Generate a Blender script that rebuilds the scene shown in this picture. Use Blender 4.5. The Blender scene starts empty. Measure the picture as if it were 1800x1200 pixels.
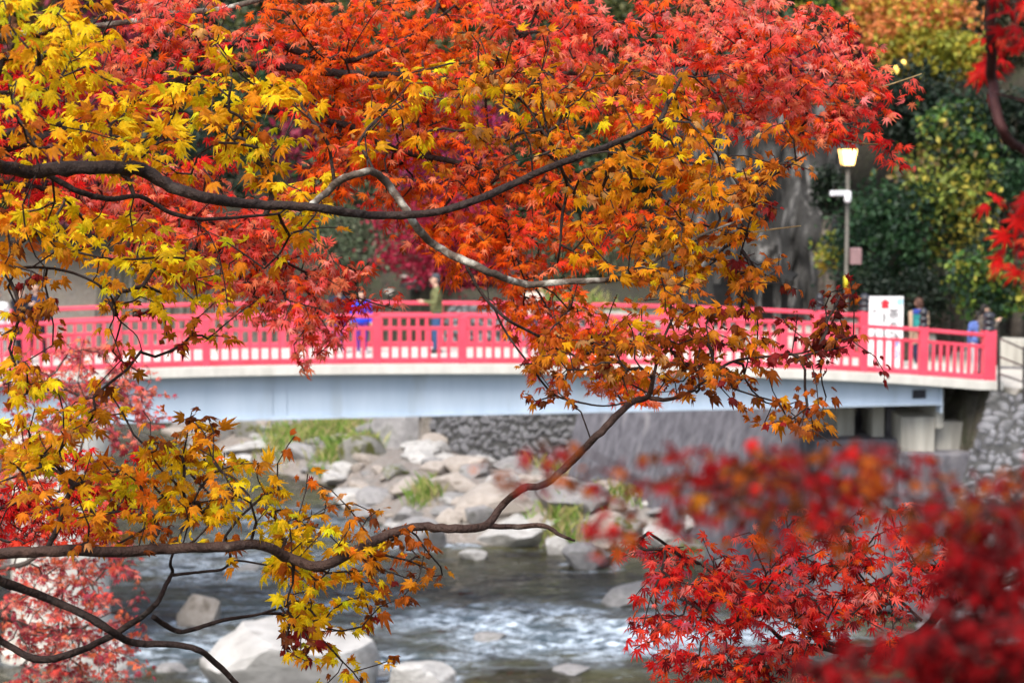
import bpy, bmesh, math, random
import numpy as np
from mathutils import Vector, Matrix, Quaternion
R = math.radians
random.seed(7); RNG = np.random.default_rng(11)
scene = bpy.context.scene
COL = scene.collection

# ---------------------------------------------------------------- camera, sky, sun, exposure
CAMZ = 11.3; PITCH = math.atan(0.1); FPX = 4000.0
cam = bpy.data.cameras.new('camera'); cam_o = bpy.data.objects.new('camera', cam); COL.objects.link(cam_o)
cam_o.location = (0, 0, CAMZ); cam_o.rotation_euler = (math.pi/2 - PITCH, 0, 0)
cam.sensor_width = 36; cam.lens = FPX/1800*36; cam.clip_start = .1; cam.clip_end = 3000
cam.dof.use_dof = True; cam.dof.focus_distance = 5.95; cam.dof.aperture_fstop = 7.0; cam.dof.aperture_blades = 9
scene.camera = cam_o
SUN_EL, SUN_AZ = R(52), R(205)      # azimuth clockwise from +Y: high, from behind the camera and a little to the left
world = bpy.data.worlds.new('World'); scene.world = world; world.use_nodes = True
wn = world.node_tree; wn.nodes.clear()
sky = wn.nodes.new('ShaderNodeTexSky'); sky.sky_type = 'NISHITA'; sky.sun_disc = False
sky.sun_elevation = SUN_EL; sky.sun_rotation = SUN_AZ; sky.dust_density = 3.0; sky.air_density = 1.0
hs = wn.nodes.new('ShaderNodeHueSaturation'); hs.inputs['Saturation'].default_value = .75
bg = wn.nodes.new('ShaderNodeBackground'); bg.inputs['Strength'].default_value = .12
wo = wn.nodes.new('ShaderNodeOutputWorld')
wn.links.new(sky.outputs[0], hs.inputs['Color']); wn.links.new(hs.outputs[0], bg.inputs[0]); wn.links.new(bg.outputs[0], wo.inputs[0])
sun = bpy.data.lights.new('sun', 'SUN'); sun.energy = 1.35; sun.angle = R(32); sun.color = (1, .95, .88)
sun_o = bpy.data.objects.new('sun', sun); COL.objects.link(sun_o)
sd = Vector((math.sin(SUN_AZ)*math.cos(SUN_EL), math.cos(SUN_AZ)*math.cos(SUN_EL), math.sin(SUN_EL)))
sun_o.rotation_euler = sd.to_track_quat('Z', 'Y').to_euler(); sun_o.location = (0, -5, 40)
scene.view_settings.view_transform = 'Standard'; scene.view_settings.look = 'None'
scene.view_settings.exposure = 1.42; scene.view_settings.gamma = 1.0; scene.view_settings.use_curve_mapping = False
try:
    scene.cycles.use_denoising = True; scene.cycles.max_bounces = 8; scene.cycles.transparent_max_bounces = 8
    scene.cycles.sample_clamp_indirect = 6
except Exception: pass

# ---------------------------------------------------------------- helpers
CP, SP = math.cos(PITCH), math.sin(PITCH)
def ray(px, py):
    x, y = (px-900)/FPX, (600-py)/FPX
    return Vector((x, CP + y*SP, -SP + y*CP))
def at(px, py, Y):
    d = ray(px, py); return Vector((0, 0, CAMZ)) + d*(Y/d.y)
def on_z(px, py, z):
    d = ray(px, py); return Vector((0, 0, CAMZ)) + d*((z-CAMZ)/d.z)
def at_np(px, py, Y):
    x, y = (px-900)/FPX, (600-py)/FPX
    dy = CP + y*SP; t = Y/dy
    return np.stack([x*t, Y + 0*t, CAMZ + (-SP + y*CP)*t], -1)

def tag(o, label=None, cat=None, group=None, kind=None):
    if label: o['label'] = label
    if cat: o['category'] = cat
    if group: o['group'] = group
    if kind: o['kind'] = kind
    return o
def empty(name, loc, label, cat, group=None):
    o = bpy.data.objects.new(name, None); COL.objects.link(o); o.location = loc; o.empty_display_size = .2
    return tag(o, label, cat, group)
def link_mesh(name, me, parent=None, loc=None):
    o = bpy.data.objects.new(name, me); COL.objects.link(o)
    if loc is not None: o.location = loc
    if parent is not None:
        o.parent = parent
    return o
def root_off(parent):
    """world offset of a (translation only) parent chain"""
    v = Vector((0, 0, 0))
    while parent is not None:
        v += parent.location; parent = parent.parent
    return v
def mesh_np(name, V, F, mat=None, smooth=False, cols=None, attrs=None):
    """V (n,3); F (m,3) or (m,4) ints"""
    me = bpy.data.meshes.new(name); V = np.asarray(V, np.float32); F = np.asarray(F, np.int32)
    k = F.shape[1]
    me.vertices.add(len(V)); me.vertices.foreach_set('co', V.ravel())
    me.loops.add(F.size); me.loops.foreach_set('vertex_index', F.ravel())
    me.polygons.add(len(F)); me.polygons.foreach_set('loop_start', np.arange(0, F.size, k, dtype=np.int32))
    try: me.polygons.foreach_set('loop_total', np.full(len(F), k, np.int32))
    except Exception: pass
    me.polygons.foreach_set('use_smooth', np.full(len(F), smooth, bool))
    me.update(calc_edges=True); me.validate()
    if cols is not None:
        a = me.color_attributes.new('Col', 'FLOAT_COLOR', 'POINT')
        c = np.ones((len(V), 4), np.float32); c[:, :3] = cols; a.data.foreach_set('color', c.ravel())
    for n, vals in (attrs or {}).items():
        a = me.attributes.new(n, 'FLOAT', 'POINT'); a.data.foreach_set('value', np.asarray(vals, np.float32))
    if mat: me.materials.append(mat)
    return me
class MB:
    """collects simple shapes into one mesh"""
    def __init__(s): s.v = []; s.f = []; s.m = []
    def add(s, vs, fs, mi=0):
        n = len(s.v); s.v += [tuple(v) for v in vs]; s.f += [tuple(n+i for i in f) for f in fs]; s.m += [mi]*len(fs)
        return s
    def box(s, c, d, mi=0, ax=(1, 0), taper=1.0):
        ux = Vector((ax[0], ax[1], 0)).normalized(); uy = Vector((-ux.y, ux.x, 0)); c = Vector(c)
        vs = []
        for k in (-1, 1):
            t = taper if k > 0 else 1.0
            for (i, j) in ((-1, -1), (1, -1), (1, 1), (-1, 1)):
                vs.append(c + ux*(i*d[0]/2*t) + uy*(j*d[1]/2*t) + Vector((0, 0, k*d[2]/2)))
        return s.add(vs, [(3, 2, 1, 0), (4, 5, 6, 7), (0, 1, 5, 4), (1, 2, 6, 5), (2, 3, 7, 6), (3, 0, 4, 7)], mi)
    def bar(s, p, q, w, h, mi=0):
        p, q = Vector(p), Vector(q); d = (q-p).normalized()
        sx = d.cross(Vector((0, 0, 1)))
        if sx.length < 1e-4: sx = Vector((1, 0, 0))
        sx.normalize(); up = sx.cross(d).normalized()
        vs = [e + sx*(i*w/2) + up*(j*h/2) for e in (p, q) for (i, j) in ((-1, -1), (1, -1), (1, 1), (-1, 1))]
        return s.add(vs, [(0, 1, 2, 3), (7, 6, 5, 4), (0, 4, 5, 1), (1, 5, 6, 2), (2, 6, 7, 3), (3, 7, 4, 0)], mi)
    def tube(s, pts, rad, n=8, mi=0, cap=True):
        pts = [Vector(p) for p in pts]; base = len(s.v); prev = None; m = len(pts)
        for i, p in enumerate(pts):
            d = (pts[min(i+1, m-1)] - pts[max(i-1, 0)]).normalized()
            if prev is None:
                a = Vector((0, 0, 1)) if abs(d.z) < .9 else Vector((1, 0, 0)); x = d.cross(a).normalized()
            else:
                x = (prev - d*prev.dot(d)).normalized()
            prev = x; y = d.cross(x); r = rad[i] if hasattr(rad, '__len__') else rad
            for k in range(n):
                t = 2*math.pi*k/n; s.v.append(tuple(p + x*(r*math.cos(t)) + y*(r*math.sin(t))))
        for i in range(m-1):
            for k in range(n):
                a, b = base+i*n+k, base+i*n+(k+1) % n; s.f.append((a, b, b+n, a+n)); s.m.append(mi)
        if cap:
            s.f.append(tuple(base+k for k in range(n))[::-1]); s.m.append(mi)
            s.f.append(tuple(base+(m-1)*n+k for k in range(n))); s.m.append(mi)
        return s
    def lathe(s, c, prof, n=12, mi=0):
        c = Vector(c); base = len(s.v)
        for (r, z) in prof:
            for k in range(n):
                t = 2*math.pi*k/n; s.v.append((c.x+r*math.cos(t), c.y+r*math.sin(t), c.z+z))
        for i in range(len(prof)-1):
            for k in range(n):
                a, b = base+i*n+k, base+i*n+(k+1) % n; s.f.append((a, b, b+n, a+n)); s.m.append(mi)
        s.f.append(tuple(base+k for k in range(n))[::-1]); s.m.append(mi)
        s.f.append(tuple(base+(len(prof)-1)*n+k for k in range(n))); s.m.append(mi)
        return s
    def mesh(s, name, mats, smooth=False):
        me = bpy.data.meshes.new(name); me.from_pydata(s.v, [], s.f)
        for mm in (mats if isinstance(mats, (list, tuple)) else [mats]): me.materials.append(mm)
        me.polygons.foreach_set('material_index', s.m)
        me.polygons.foreach_set('use_smooth', [smooth]*len(s.f)); me.update(); return me
    def build(s, name, mats, parent=None, smooth=False, bevel=0):
        off = root_off(parent)
        if off.length: s.v = [tuple(Vector(v)-off) for v in s.v]
        o = link_mesh(name, s.mesh(name, mats, smooth), parent)
        if bevel:
            b = o.modifiers.new('bevel', 'BEVEL'); b.width = bevel; b.segments = 2; b.limit_method = 'ANGLE'
        return o

def hash2(ix, iy, seed):
    h = (ix.astype(np.int64)*374761393 + iy.astype(np.int64)*668265263 + seed*1442695041) & 0xffffffff
    h = ((h ^ (h >> 13))*1274126177) & 0xffffffff
    return ((h ^ (h >> 16)) & 0xffff)/65535.0
def vnoise(x, y, seed=0):
    ix, iy = np.floor(x), np.floor(y); fx, fy = x-ix, y-iy
    fx = fx*fx*(3-2*fx); fy = fy*fy*(3-2*fy); ix = ix.astype(int); iy = iy.astype(int)
    a, b, c, d = hash2(ix, iy, seed), hash2(ix+1, iy, seed), hash2(ix, iy+1, seed), hash2(ix+1, iy+1, seed)
    return (a*(1-fx)+b*fx)*(1-fy) + (c*(1-fx)+d*fx)*fy
def fbm(x, y, oct=4, seed=0):
    s = 0; a = .5
    for o in range(oct):
        s = s + a*vnoise(x*2**o, y*2**o, seed+o); a *= .5
    return s

# ---------------------------------------------------------------- materials
def nodes(name):
    m = bpy.data.materials.new(name); m.use_nodes = True; nt = m.node_tree
    return m, nt, nt.nodes['Principled BSDF']
def noisy(name, c1, c2, scale=4, rough=.7, bump=.2, detail=6, c3=None, stretch=(1, 1, 1), spec=.3, coord='Object', bscale=None, metallic=0, c3scale=.35, c3lo=.55, c3hi=.75, bdist=.02):
    m, nt, b = nodes(name); N, L = nt.nodes.new, nt.links.new
    tc = N('ShaderNodeTexCoord'); mp = N('ShaderNodeMapping'); mp.inputs['Scale'].default_value = stretch
    L(tc.outputs[coord], mp.inputs[0])
    n = N('ShaderNodeTexNoise'); n.inputs['Scale'].default_value = scale; n.inputs['Detail'].default_value = detail; n.inputs['Roughness'].default_value = .62
    L(mp.outputs[0], n.inputs['Vector'])
    cr = N('ShaderNodeValToRGB'); cr.color_ramp.elements[0].position = .32; cr.color_ramp.elements[1].position = .68
    cr.color_ramp.elements[0].color = (*c1, 1); cr.color_ramp.elements[1].color = (*c2, 1); L(n.outputs['Fac'], cr.inputs[0])
    out = cr.outputs[0]
    if c3 is not None:
        n2 = N('ShaderNodeTexNoise'); n2.inputs['Scale'].default_value = scale*c3scale; n2.inputs['Detail'].default_value = 5
        L(mp.outputs[0], n2.inputs['Vector'])
        mr = N('ShaderNodeMapRange'); mr.inputs['From Min'].default_value = c3lo; mr.inputs['From Max'].default_value = c3hi; L(n2.outputs['Fac'], mr.inputs[0])
        mx = N('ShaderNodeMix'); mx.data_type = 'RGBA'; L(mr.outputs[0], mx.inputs['Factor']); L(out, mx.inputs['A']); mx.inputs['B'].default_value = (*c3, 1); out = mx.outputs['Result']
    L(out, b.inputs['Base Color'])
    b.inputs['Roughness'].default_value = rough; b.inputs['Specular IOR Level'].default_value = spec; b.inputs['Metallic'].default_value = metallic
    if bump:
        n3 = N('ShaderNodeTexNoise'); n3.inputs['Scale'].default_value = bscale or scale*2.5; n3.inputs['Detail'].default_value = 6; L(mp.outputs[0], n3.inputs['Vector'])
        bp = N('ShaderNodeBump'); bp.inputs['Strength'].default_value = bump; bp.inputs['Distance'].default_value = bdist
        L(n3.outputs['Fac'], bp.inputs['Height']); L(bp.outputs[0], b.inputs['Normal'])
    return m
def leafmat(name, trans=.35, rough=.45, spec=.3, vary=.25, blotch=0.0):
    m, nt, b = nodes(name); N, L = nt.nodes.new, nt.links.new
    a = N('ShaderNodeAttribute'); a.attribute_name = 'Col'
    tc = N('ShaderNodeNewGeometry'); n = N('ShaderNodeTexNoise'); n.inputs['Scale'].default_value = 60; n.inputs['Detail'].default_value = 4
    L(tc.outputs['Position'], n.inputs['Vector'])
    mr = N('ShaderNodeMapRange'); mr.inputs['From Min'].default_value = .3; mr.inputs['From Max'].default_value = .7; mr.inputs['To Min'].default_value = 1-vary; mr.inputs['To Max'].default_value = 1+vary; L(n.outputs['Fac'], mr.inputs[0])
    mul = N('ShaderNodeVectorMath'); mul.operation = 'SCALE'; L(a.outputs['Color'], mul.inputs[0]); L(mr.outputs[0], mul.inputs['Scale'])
    out = mul.outputs[0]
    if blotch:
        n2 = N('ShaderNodeTexNoise'); n2.inputs['Scale'].default_value = 38; n2.inputs['Detail'].default_value = 5; n2.inputs['Roughness'].default_value = .7; L(tc.outputs['Position'], n2.inputs['Vector'])
        m2 = N('ShaderNodeMapRange'); m2.inputs['From Min'].default_value = .56; m2.inputs['From Max'].default_value = .70; m2.inputs['To Max'].default_value = blotch; L(n2.outputs['Fac'], m2.inputs[0])
        mul2 = N('ShaderNodeVectorMath'); mul2.operation = 'MULTIPLY'; L(out, mul2.inputs[0]); mul2.inputs[1].default_value = (.38, .20, .3)
        mx2 = N('ShaderNodeMix'); mx2.data_type = 'RGBA'; L(m2.outputs[0], mx2.inputs['Factor']); L(out, mx2.inputs['A']); L(mul2.outputs[0], mx2.inputs['B']); out = mx2.outputs['Result']
    L(out, b.inputs['Base Color']); b.inputs['Roughness'].default_value = rough; b.inputs['Specular IOR Level'].default_value = spec
    t = N('ShaderNodeBsdfTranslucent'); L(out, t.inputs['Color'])
    mx = N('ShaderNodeMixShader'); mx.inputs[0].default_value = trans
    L(b.outputs[0], mx.inputs[1]); L(t.outputs[0], mx.inputs[2]); L(mx.outputs[0], nt.nodes['Material Output'].inputs['Surface'])
    return m
def plain(name, c, rough=.6, spec=.3, metallic=0):
    return noisy(name, tuple(x*.88 for x in c), tuple(min(1, x*1.1) for x in c), scale=6, rough=rough, bump=.05, spec=spec, metallic=metallic)
def emit(name, c, s):
    m = bpy.data.materials.new(name); m.use_nodes = True; nt = m.node_tree; b = nt.nodes['Principled BSDF']
    b.inputs['Base Color'].default_value = (*c, 1); b.inputs['Emission Color'].default_value = (*c, 1); b.inputs['Emission Strength'].default_value = s
    return m
M = {}
M['leaf'] = leafmat('maple_leaf', .55, .5, .13, .26, .5)
M['bgleaf'] = leafmat('bush_leaf', .25, .5, .3, .15)
M['bark_dark'] = noisy('bark_dark', (.012, .006, .005), (.034, .019, .014), 14, .75, .8, bscale=55, c3=(.075, .06, .05), c3lo=.62, c3hi=.76, c3scale=.8)
M['bark_brown'] = noisy('bark_brown', (.026, .013, .010), (.068, .036, .026), 14, .72, .8, bscale=55, c3=(.16, .13, .11), c3lo=.62, c3hi=.75, c3scale=.7)
M['bark_grey'] = noisy('bark_grey', (.055, .040, .030), (.14, .105, .08), 14, .8, .6, bscale=55, c3=(.42, .40, .34), c3lo=.50, c3hi=.62, c3scale=1.0)
M['bark_red'] = noisy('bark_red', (.022, .006, .006), (.055, .014, .012), 14, .7, .4, bscale=50)
M['bark_far'] = noisy('bark_far', (.045, .035, .028), (.13, .11, .09), 6, .85, .4)
M['twig_straw'] = noisy('twig_straw', (.22, .15, .06), (.36, .28, .13), 20, .7, .2)
M['red'] = noisy('vermilion_paint', (.70, .062, .105), (.80, .082, .13), 3, .45, .08, c3=(.48, .035, .05), c3lo=.52, c3hi=.8, spec=.4)
M['black'] = noisy('black_bronze', (.012, .012, .016), (.035, .035, .045), 9, .35, .1, spec=.5)
M['girder'] = noisy('blue_grey_paint', (.36, .44, .53), (.44, .52, .61), 1.2, .5, .06, c3=(.27, .28, .27), c3lo=.56, c3hi=.86, stretch=(1.6, 1.6, .25), spec=.35, c3scale=.8)
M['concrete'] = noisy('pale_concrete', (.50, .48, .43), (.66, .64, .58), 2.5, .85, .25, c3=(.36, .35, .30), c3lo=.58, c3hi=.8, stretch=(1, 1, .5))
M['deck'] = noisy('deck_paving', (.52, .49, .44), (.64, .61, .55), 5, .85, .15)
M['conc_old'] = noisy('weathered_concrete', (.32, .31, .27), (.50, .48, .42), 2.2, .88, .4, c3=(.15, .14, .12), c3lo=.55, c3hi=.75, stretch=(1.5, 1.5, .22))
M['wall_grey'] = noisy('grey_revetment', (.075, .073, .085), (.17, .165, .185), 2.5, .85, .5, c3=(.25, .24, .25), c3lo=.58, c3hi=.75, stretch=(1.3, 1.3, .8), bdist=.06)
M['stone'] = noisy('wall_stone', (.07, .07, .077), (.23, .23, .24), 3.5, .8, .6, c3=(.09, .09, .085), c3lo=.52, c3hi=.7, bdist=.04)
M['mortar'] = noisy('dark_joint', (.035, .035, .035), (.08, .08, .078), 5, .9, .4)
M['rock_pale'] = noisy('pale_river_rock', (.30, .29, .275), (.50, .49, .47), 2.0, .82, .7, c3=(.13, .115, .10), c3lo=.56, c3hi=.76, c3scale=.9, bdist=.05)
M['rock_grey'] = noisy('grey_river_rock', (.17, .165, .165), (.32, .31, .305), 2.0, .82, .55, c3=(.12, .12, .105), c3lo=.52, c3hi=.72, c3scale=.9, bdist=.05)
M['rock_tan'] = noisy('tan_river_rock', (.27, .235, .20), (.43, .385, .345), 2.0, .82, .55, c3=(.17, .14, .11), c3lo=.52, c3hi=.72, c3scale=.9, bdist=.05)
M['rock_moss'] = noisy('mossy_river_rock', (.17, .165, .15), (.30, .29, .27), 2.2, .85, .55, c3=(.10, .105, .03), c3lo=.46, c3hi=.6, c3scale=.9, bdist=.05)
M['cliff'] = noisy('cliff_rock', (.010, .010, .010), (.060, .058, .054), 1.6, .85, .8, c3=(.16, .155, .148), c3lo=.55, c3hi=.66, c3scale=1.4, stretch=(1.6, 1.6, .45), bdist=.15)
M['white'] = plain('white_panel', (.80, .80, .80), .45)
M['sign_red'] = plain('sign_red', (.62, .025, .04), .5)
M['sign_blue'] = plain('sign_blue', (.32, .62, .80), .5)
M['ink'] = plain('ink', (.03, .03, .035), .6)
M['ink_blue'] = plain('ink_blue', (.06, .12, .45), .6)
M['metal_dark'] = plain('dark_fence_metal', (.025, .023, .022), .45, .5)
M['pole'] = noisy('pole_grey', (.075, .07, .058), (.13, .12, .10), 5, .6, .1)
M['cam_white'] = plain('camera_white', (.75, .76, .78), .4)
M['box_pink'] = plain('box_dull_pink', (.24, .15, .15), .55)
M['yellow_tape'] = plain('yellow_band', (.55, .46, .02), .5)
M['lamp_glass'] = emit('lamp_glass', (1, .55, .16), 3.2)
M['lamp_far'] = emit('lamp_far', (1, .62, .12), 1.1)
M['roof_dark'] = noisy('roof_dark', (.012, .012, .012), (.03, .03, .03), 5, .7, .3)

# ---------------------------------------------------------------- terrain
RIGHT = [(60, 38), (13.5, 46.6), (10.9, 49.4), (9.9, 50.6), (8.4, 52.8), (2.8, 67), (-1.5, 72), (-9, 86), (-26, 112), (-60, 150)]
LEFT = [(-60, 8), (-17, 22), (-15.5, 48), (-15.5, 62), (-24, 92), (-48, 130), (-90, 150)]
BAR = [(8.6, 54), (3.6, 58.9), (-2.4, 59.6), (-4.2, 64), (-5.2, 69), (-10.5, 75), (-13, 86), (-9, 86), (-1.5, 72), (2.8, 67)]
def seg_d(x, y, a, b):
    ax, ay = a; bx, by = b; dx, dy = bx-ax, by-ay
    t = np.clip(((x-ax)*dx + (y-ay)*dy)/(dx*dx+dy*dy), 0, 1)
    return np.hypot(x-ax-t*dx, y-ay-t*dy)
def pline(x, y, P):
    """signed distance, positive on the right-hand side walking along P"""
    best = np.full(np.shape(x), 1e9); sg = np.ones(np.shape(x))
    for a, b in zip(P[:-1], P[1:]):
        d = seg_d(x, y, a, b); c = (b[0]-a[0])*(y-a[1]) - (b[1]-a[1])*(x-a[0])
        m = d < best - 1e-9; best = np.where(m, d, best); sg = np.where(m, np.where(c < 0, 1, -1), sg)
    return best*sg
def poly_sd(x, y, P):
    d = np.full(np.shape(x), 1e9); ins = np.zeros(np.shape(x), bool); n = len(P)
    for i in range(n):
        a, b = P[i], P[(i+1) % n]; d = np.minimum(d, seg_d(x, y, a, b))
        c = ((a[1] > y) != (b[1] > y)) & (x < (b[0]-a[0])*(y-a[1])/((b[1]-a[1]) or 1e-9) + a[0]); ins ^= c
    return np.where(ins, -d, d)
def sstep(a, b, x):
    t = np.clip((x-a)/(b-a), 0, 1); return t*t*(3-2*t)
def height(x, y):
    x = np.asarray(x, float); y = np.asarray(y, float)
    bed = -.9 + .25*fbm(x*.3, y*.3, 3, 5)
    near = np.where(y < 4.5, 9.2, 9.2 - (y-4.5)*.62) + .3*(fbm(x*.5, y*.5, 3, 2)-.5)
    h = np.maximum(bed, near)
    bar = .75 - .55*np.maximum(0, poly_sd(x, y, BAR)+1.2) + .5*(fbm(x*.6, y*.6, 4, 9)-.5)
    h = np.maximum(h, np.maximum(bed, bar))
    up = sstep(72, 110, y)
    dr = pline(x, y, RIGHT); dl = -pline(x, y, LEFT)
    plat = 5.3 + .03*np.maximum(0, y-60)
    right = np.where(dr > -.6, plat*sstep(-.5, .25, dr), -1) + np.maximum(0, dr-6.5)*1.25*sstep(50, 60, y)
    left = np.where(dl > -3, plat*sstep(-3, 1.5, dl), -1) + np.maximum(0, dl-6)*.8
    h = np.maximum(h, np.maximum(right, left))
    far = np.where(y > 90, (y-112)*.55*sstep(112, 135, y) + 1.5*sstep(95, 112, y) - 1.0*(1-sstep(95, 105, y)), -5)
    h = np.maximum(h, far)
    return np.minimum(h, 75 + 0*h)
def hz(x, y): return float(height(np.array([x]), np.array([y]))[0])
def ground_hit(px, py, y0=40, y1=150):
    d = ray(px, py); Y = np.linspace(y0, y1, 900); X = d.x/d.y*Y; Z = CAMZ + d.z/d.y*Y
    H = np.maximum(height(X, Y), 0.0); k = int(np.argmax(Z <= H)); return Vector((X[k], Y[k], H[k]))
xs = np.unique(np.concatenate([np.linspace(-400, -30, 30), np.linspace(-30, 30, 170), np.linspace(30, 400, 30)]))
ys = np.unique(np.concatenate([np.linspace(-120, 0, 14), np.linspace(0, 44, 50), np.linspace(44, 100, 170), np.linspace(100, 600, 60)]))
GX, GY = np.meshgrid(xs, ys); GZ = height(GX, GY)
GZ = GZ + .12*(fbm(GX*1.3, GY*1.3, 3, 21)-.5)*(GZ > -.3)
nx, ny = len(xs), len(ys); ii = np.arange(nx*ny).reshape(ny, nx)
F = np.stack([ii[:-1, :-1], ii[:-1, 1:], ii[1:, 1:], ii[1:, :-1]], -1).reshape(-1, 4)
def ground_mat():
    m, nt, b = nodes('ground_mix'); N, L = nt.nodes.new, nt.links.new
    tc = N('ShaderNodeTexCoord')
    def ramp(scale, stops, det=7):
        n = N('ShaderNodeTexNoise'); n.inputs['Scale'].default_value = scale; n.inputs['Detail'].default_value = det; n.inputs['Roughness'].default_value = .65
        L(tc.outputs['Object'], n.inputs['Vector']); c = N('ShaderNodeValToRGB'); e = c.color_ramp.elements
        e[0].position, e[0].color = stops[0][0], (*stops[0][1], 1); e[1].position, e[1].color = stops[-1][0], (*stops[-1][1], 1)
        for p, cc in stops[1:-1]:
            k = e.new(p); k.color = (*cc, 1)
        L(n.outputs['Fac'], c.inputs[0]); return c.outputs[0]
    gravel = ramp(3.2, [(.3, (.10, .09, .08)), (.45, (.25, .23, .21)), (.55, (.20, .165, .14)), (.7, (.38, .36, .34))])
    forest = ramp(1.6, [(.3, (.016, .016, .010)), (.5, (.040, .034, .020)), (.7, (.032, .042, .016))])
    path = ramp(2.5, [(.3, (.46, .43, .38)), (.7, (.58, .55, .49))])
    sep = N('ShaderNodeSeparateXYZ'); L(tc.outputs['Object'], sep.inputs[0])
    a = N('ShaderNodeAttribute'); a.attribute_name = 'zone_gravel'; a2 = N('ShaderNodeAttribute'); a2.attribute_name = 'zone_path'
    m1 = N('ShaderNodeMix'); m1.data_type = 'RGBA'; L(a.outputs['Fac'], m1.inputs['Factor']); L(forest, m1.inputs['A']); L(gravel, m1.inputs['B'])
    m2 = N('ShaderNodeMix'); m2.data_type = 'RGBA'; L(a2.outputs['Fac'], m2.inputs['Factor']); L(m1.outputs['Result'], m2.inputs['A']); L(path, m2.inputs['B'])
    L(m2.outputs['Result'], b.inputs['Base Color']); b.inputs['Roughness'].default_value = .9
    n = N('ShaderNodeTexNoise'); n.inputs['Scale'].default_value = 6; n.inputs['Detail'].default_value = 8; L(tc.outputs['Object'], n.inputs['Vector'])
    bp = N('ShaderNodeBump'); bp.inputs['Strength'].default_value = .8; bp.inputs['Distance'].default_value = .15; L(n.outputs['Fac'], bp.inputs['Height']); L(bp.outputs[0], b.inputs['Normal'])
    return m
DR = pline(GX, GY, RIGHT)
zg = ((GZ < 2.2) & (GY > 20)).astype(float)
zp = sstep(.35, .7, DR)*(1-sstep(5.2, 6.2, DR))*sstep(20, 40, GY)*(1-sstep(63, 68, GY))
me = mesh_np('ground', np.stack([GX, GY, GZ], -1).reshape(-1, 3), F, ground_mat(), True, attrs={'zone_gravel': zg.ravel(), 'zone_path': zp.ravel()})
tag(link_mesh('ground', me), kind='structure')

# ---------------------------------------------------------------- river water with rapids
wx = np.unique(np.concatenate([np.linspace(-34, -13, 30), np.linspace(-13, 13, 210), np.linspace(13, 20, 8)]))
wy = np.unique(np.concatenate([np.linspace(14, 43, 30), np.linspace(43, 62, 230), np.linspace(62, 90, 150), np.linspace(90, 165, 50)]))
WX, WY = np.meshgrid(wx, wy)
fl = fbm(WX*.55, WY*.3, 3, 31)
ang = WX*.9 + WY*.25
ch = .10*(fbm(WX*1.3, WY*2.1, 3, 41)-.5) + .07*(fbm(WX*3.1, WY*4.5, 3, 51)-.5)
RAP = [(-0.2, 50.3, 2.6, 1.5, 1.0), (1.8, 48.6, 3.4, 2.0, .95), (-4.6, 51.5, 3.0, 2.2, .5), (-6.8, 56.5, 3.4, 3.0, .45), (5.5, 49.0, 3.0, 1.6, .65), (-7.5, 47.6, 3.0, 2.0, .6), (3.4, 52.8, 1.4, .8, .7), (-6.0, 62.0, 2.4, 3.0, .5), (-2.6, 46.5, 2.5, 1.2, .6)]
rap = np.zeros_like(WX)
for (cx, cy, rx, ry, s) in RAP: rap = np.maximum(rap, s*np.exp(-(((WX-cx)/rx)**2 + ((WY-cy)/ry)**2)))
WZ = ch*(1.0+1.8*rap) + .28*rap*(fbm(WX*.9+3, WY*1.6, 3, 61)-.3)
foam = np.clip((rap*1.25 + .0)*sstep(.40, .62, fbm(WX*1.1, WY*2.6, 4, 71) + .22*rap) , 0, 1)
foam = np.clip(foam + .25*sstep(.56, .66, fbm(WX*1.6, WY*5.0, 3, 81))*sstep(.1, .4, rap), 0, 1)
for (px, py, w) in [(505, 1215, 320), (742, 1208, 122), (1108, 1062, 104), (190, 1180, 85), (345, 1098, 80), (625, 890, 100), (740, 965, 100), (905, 960, 190), (1036, 1000, 100)]:   # foam collars where the stream meets the stones
    p = on_z(px, py, 0); r = w*p.y/FPX*.5; dd = np.hypot(WX-p.x, (WY-p.y-r*.6)*1.15)
    foam = np.clip(foam + .95*np.exp(-((dd-r*1.02)/.22)**2)*sstep(.32, .6, fbm(WX*2.3, WY*2.3, 3, 95)), 0, 1)
iw = np.arange(WX.size).reshape(WX.shape)
Fw = np.stack([iw[:-1, :-1], iw[:-1, 1:], iw[1:, 1:], iw[1:, :-1]], -1).reshape(-1, 4)
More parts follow.
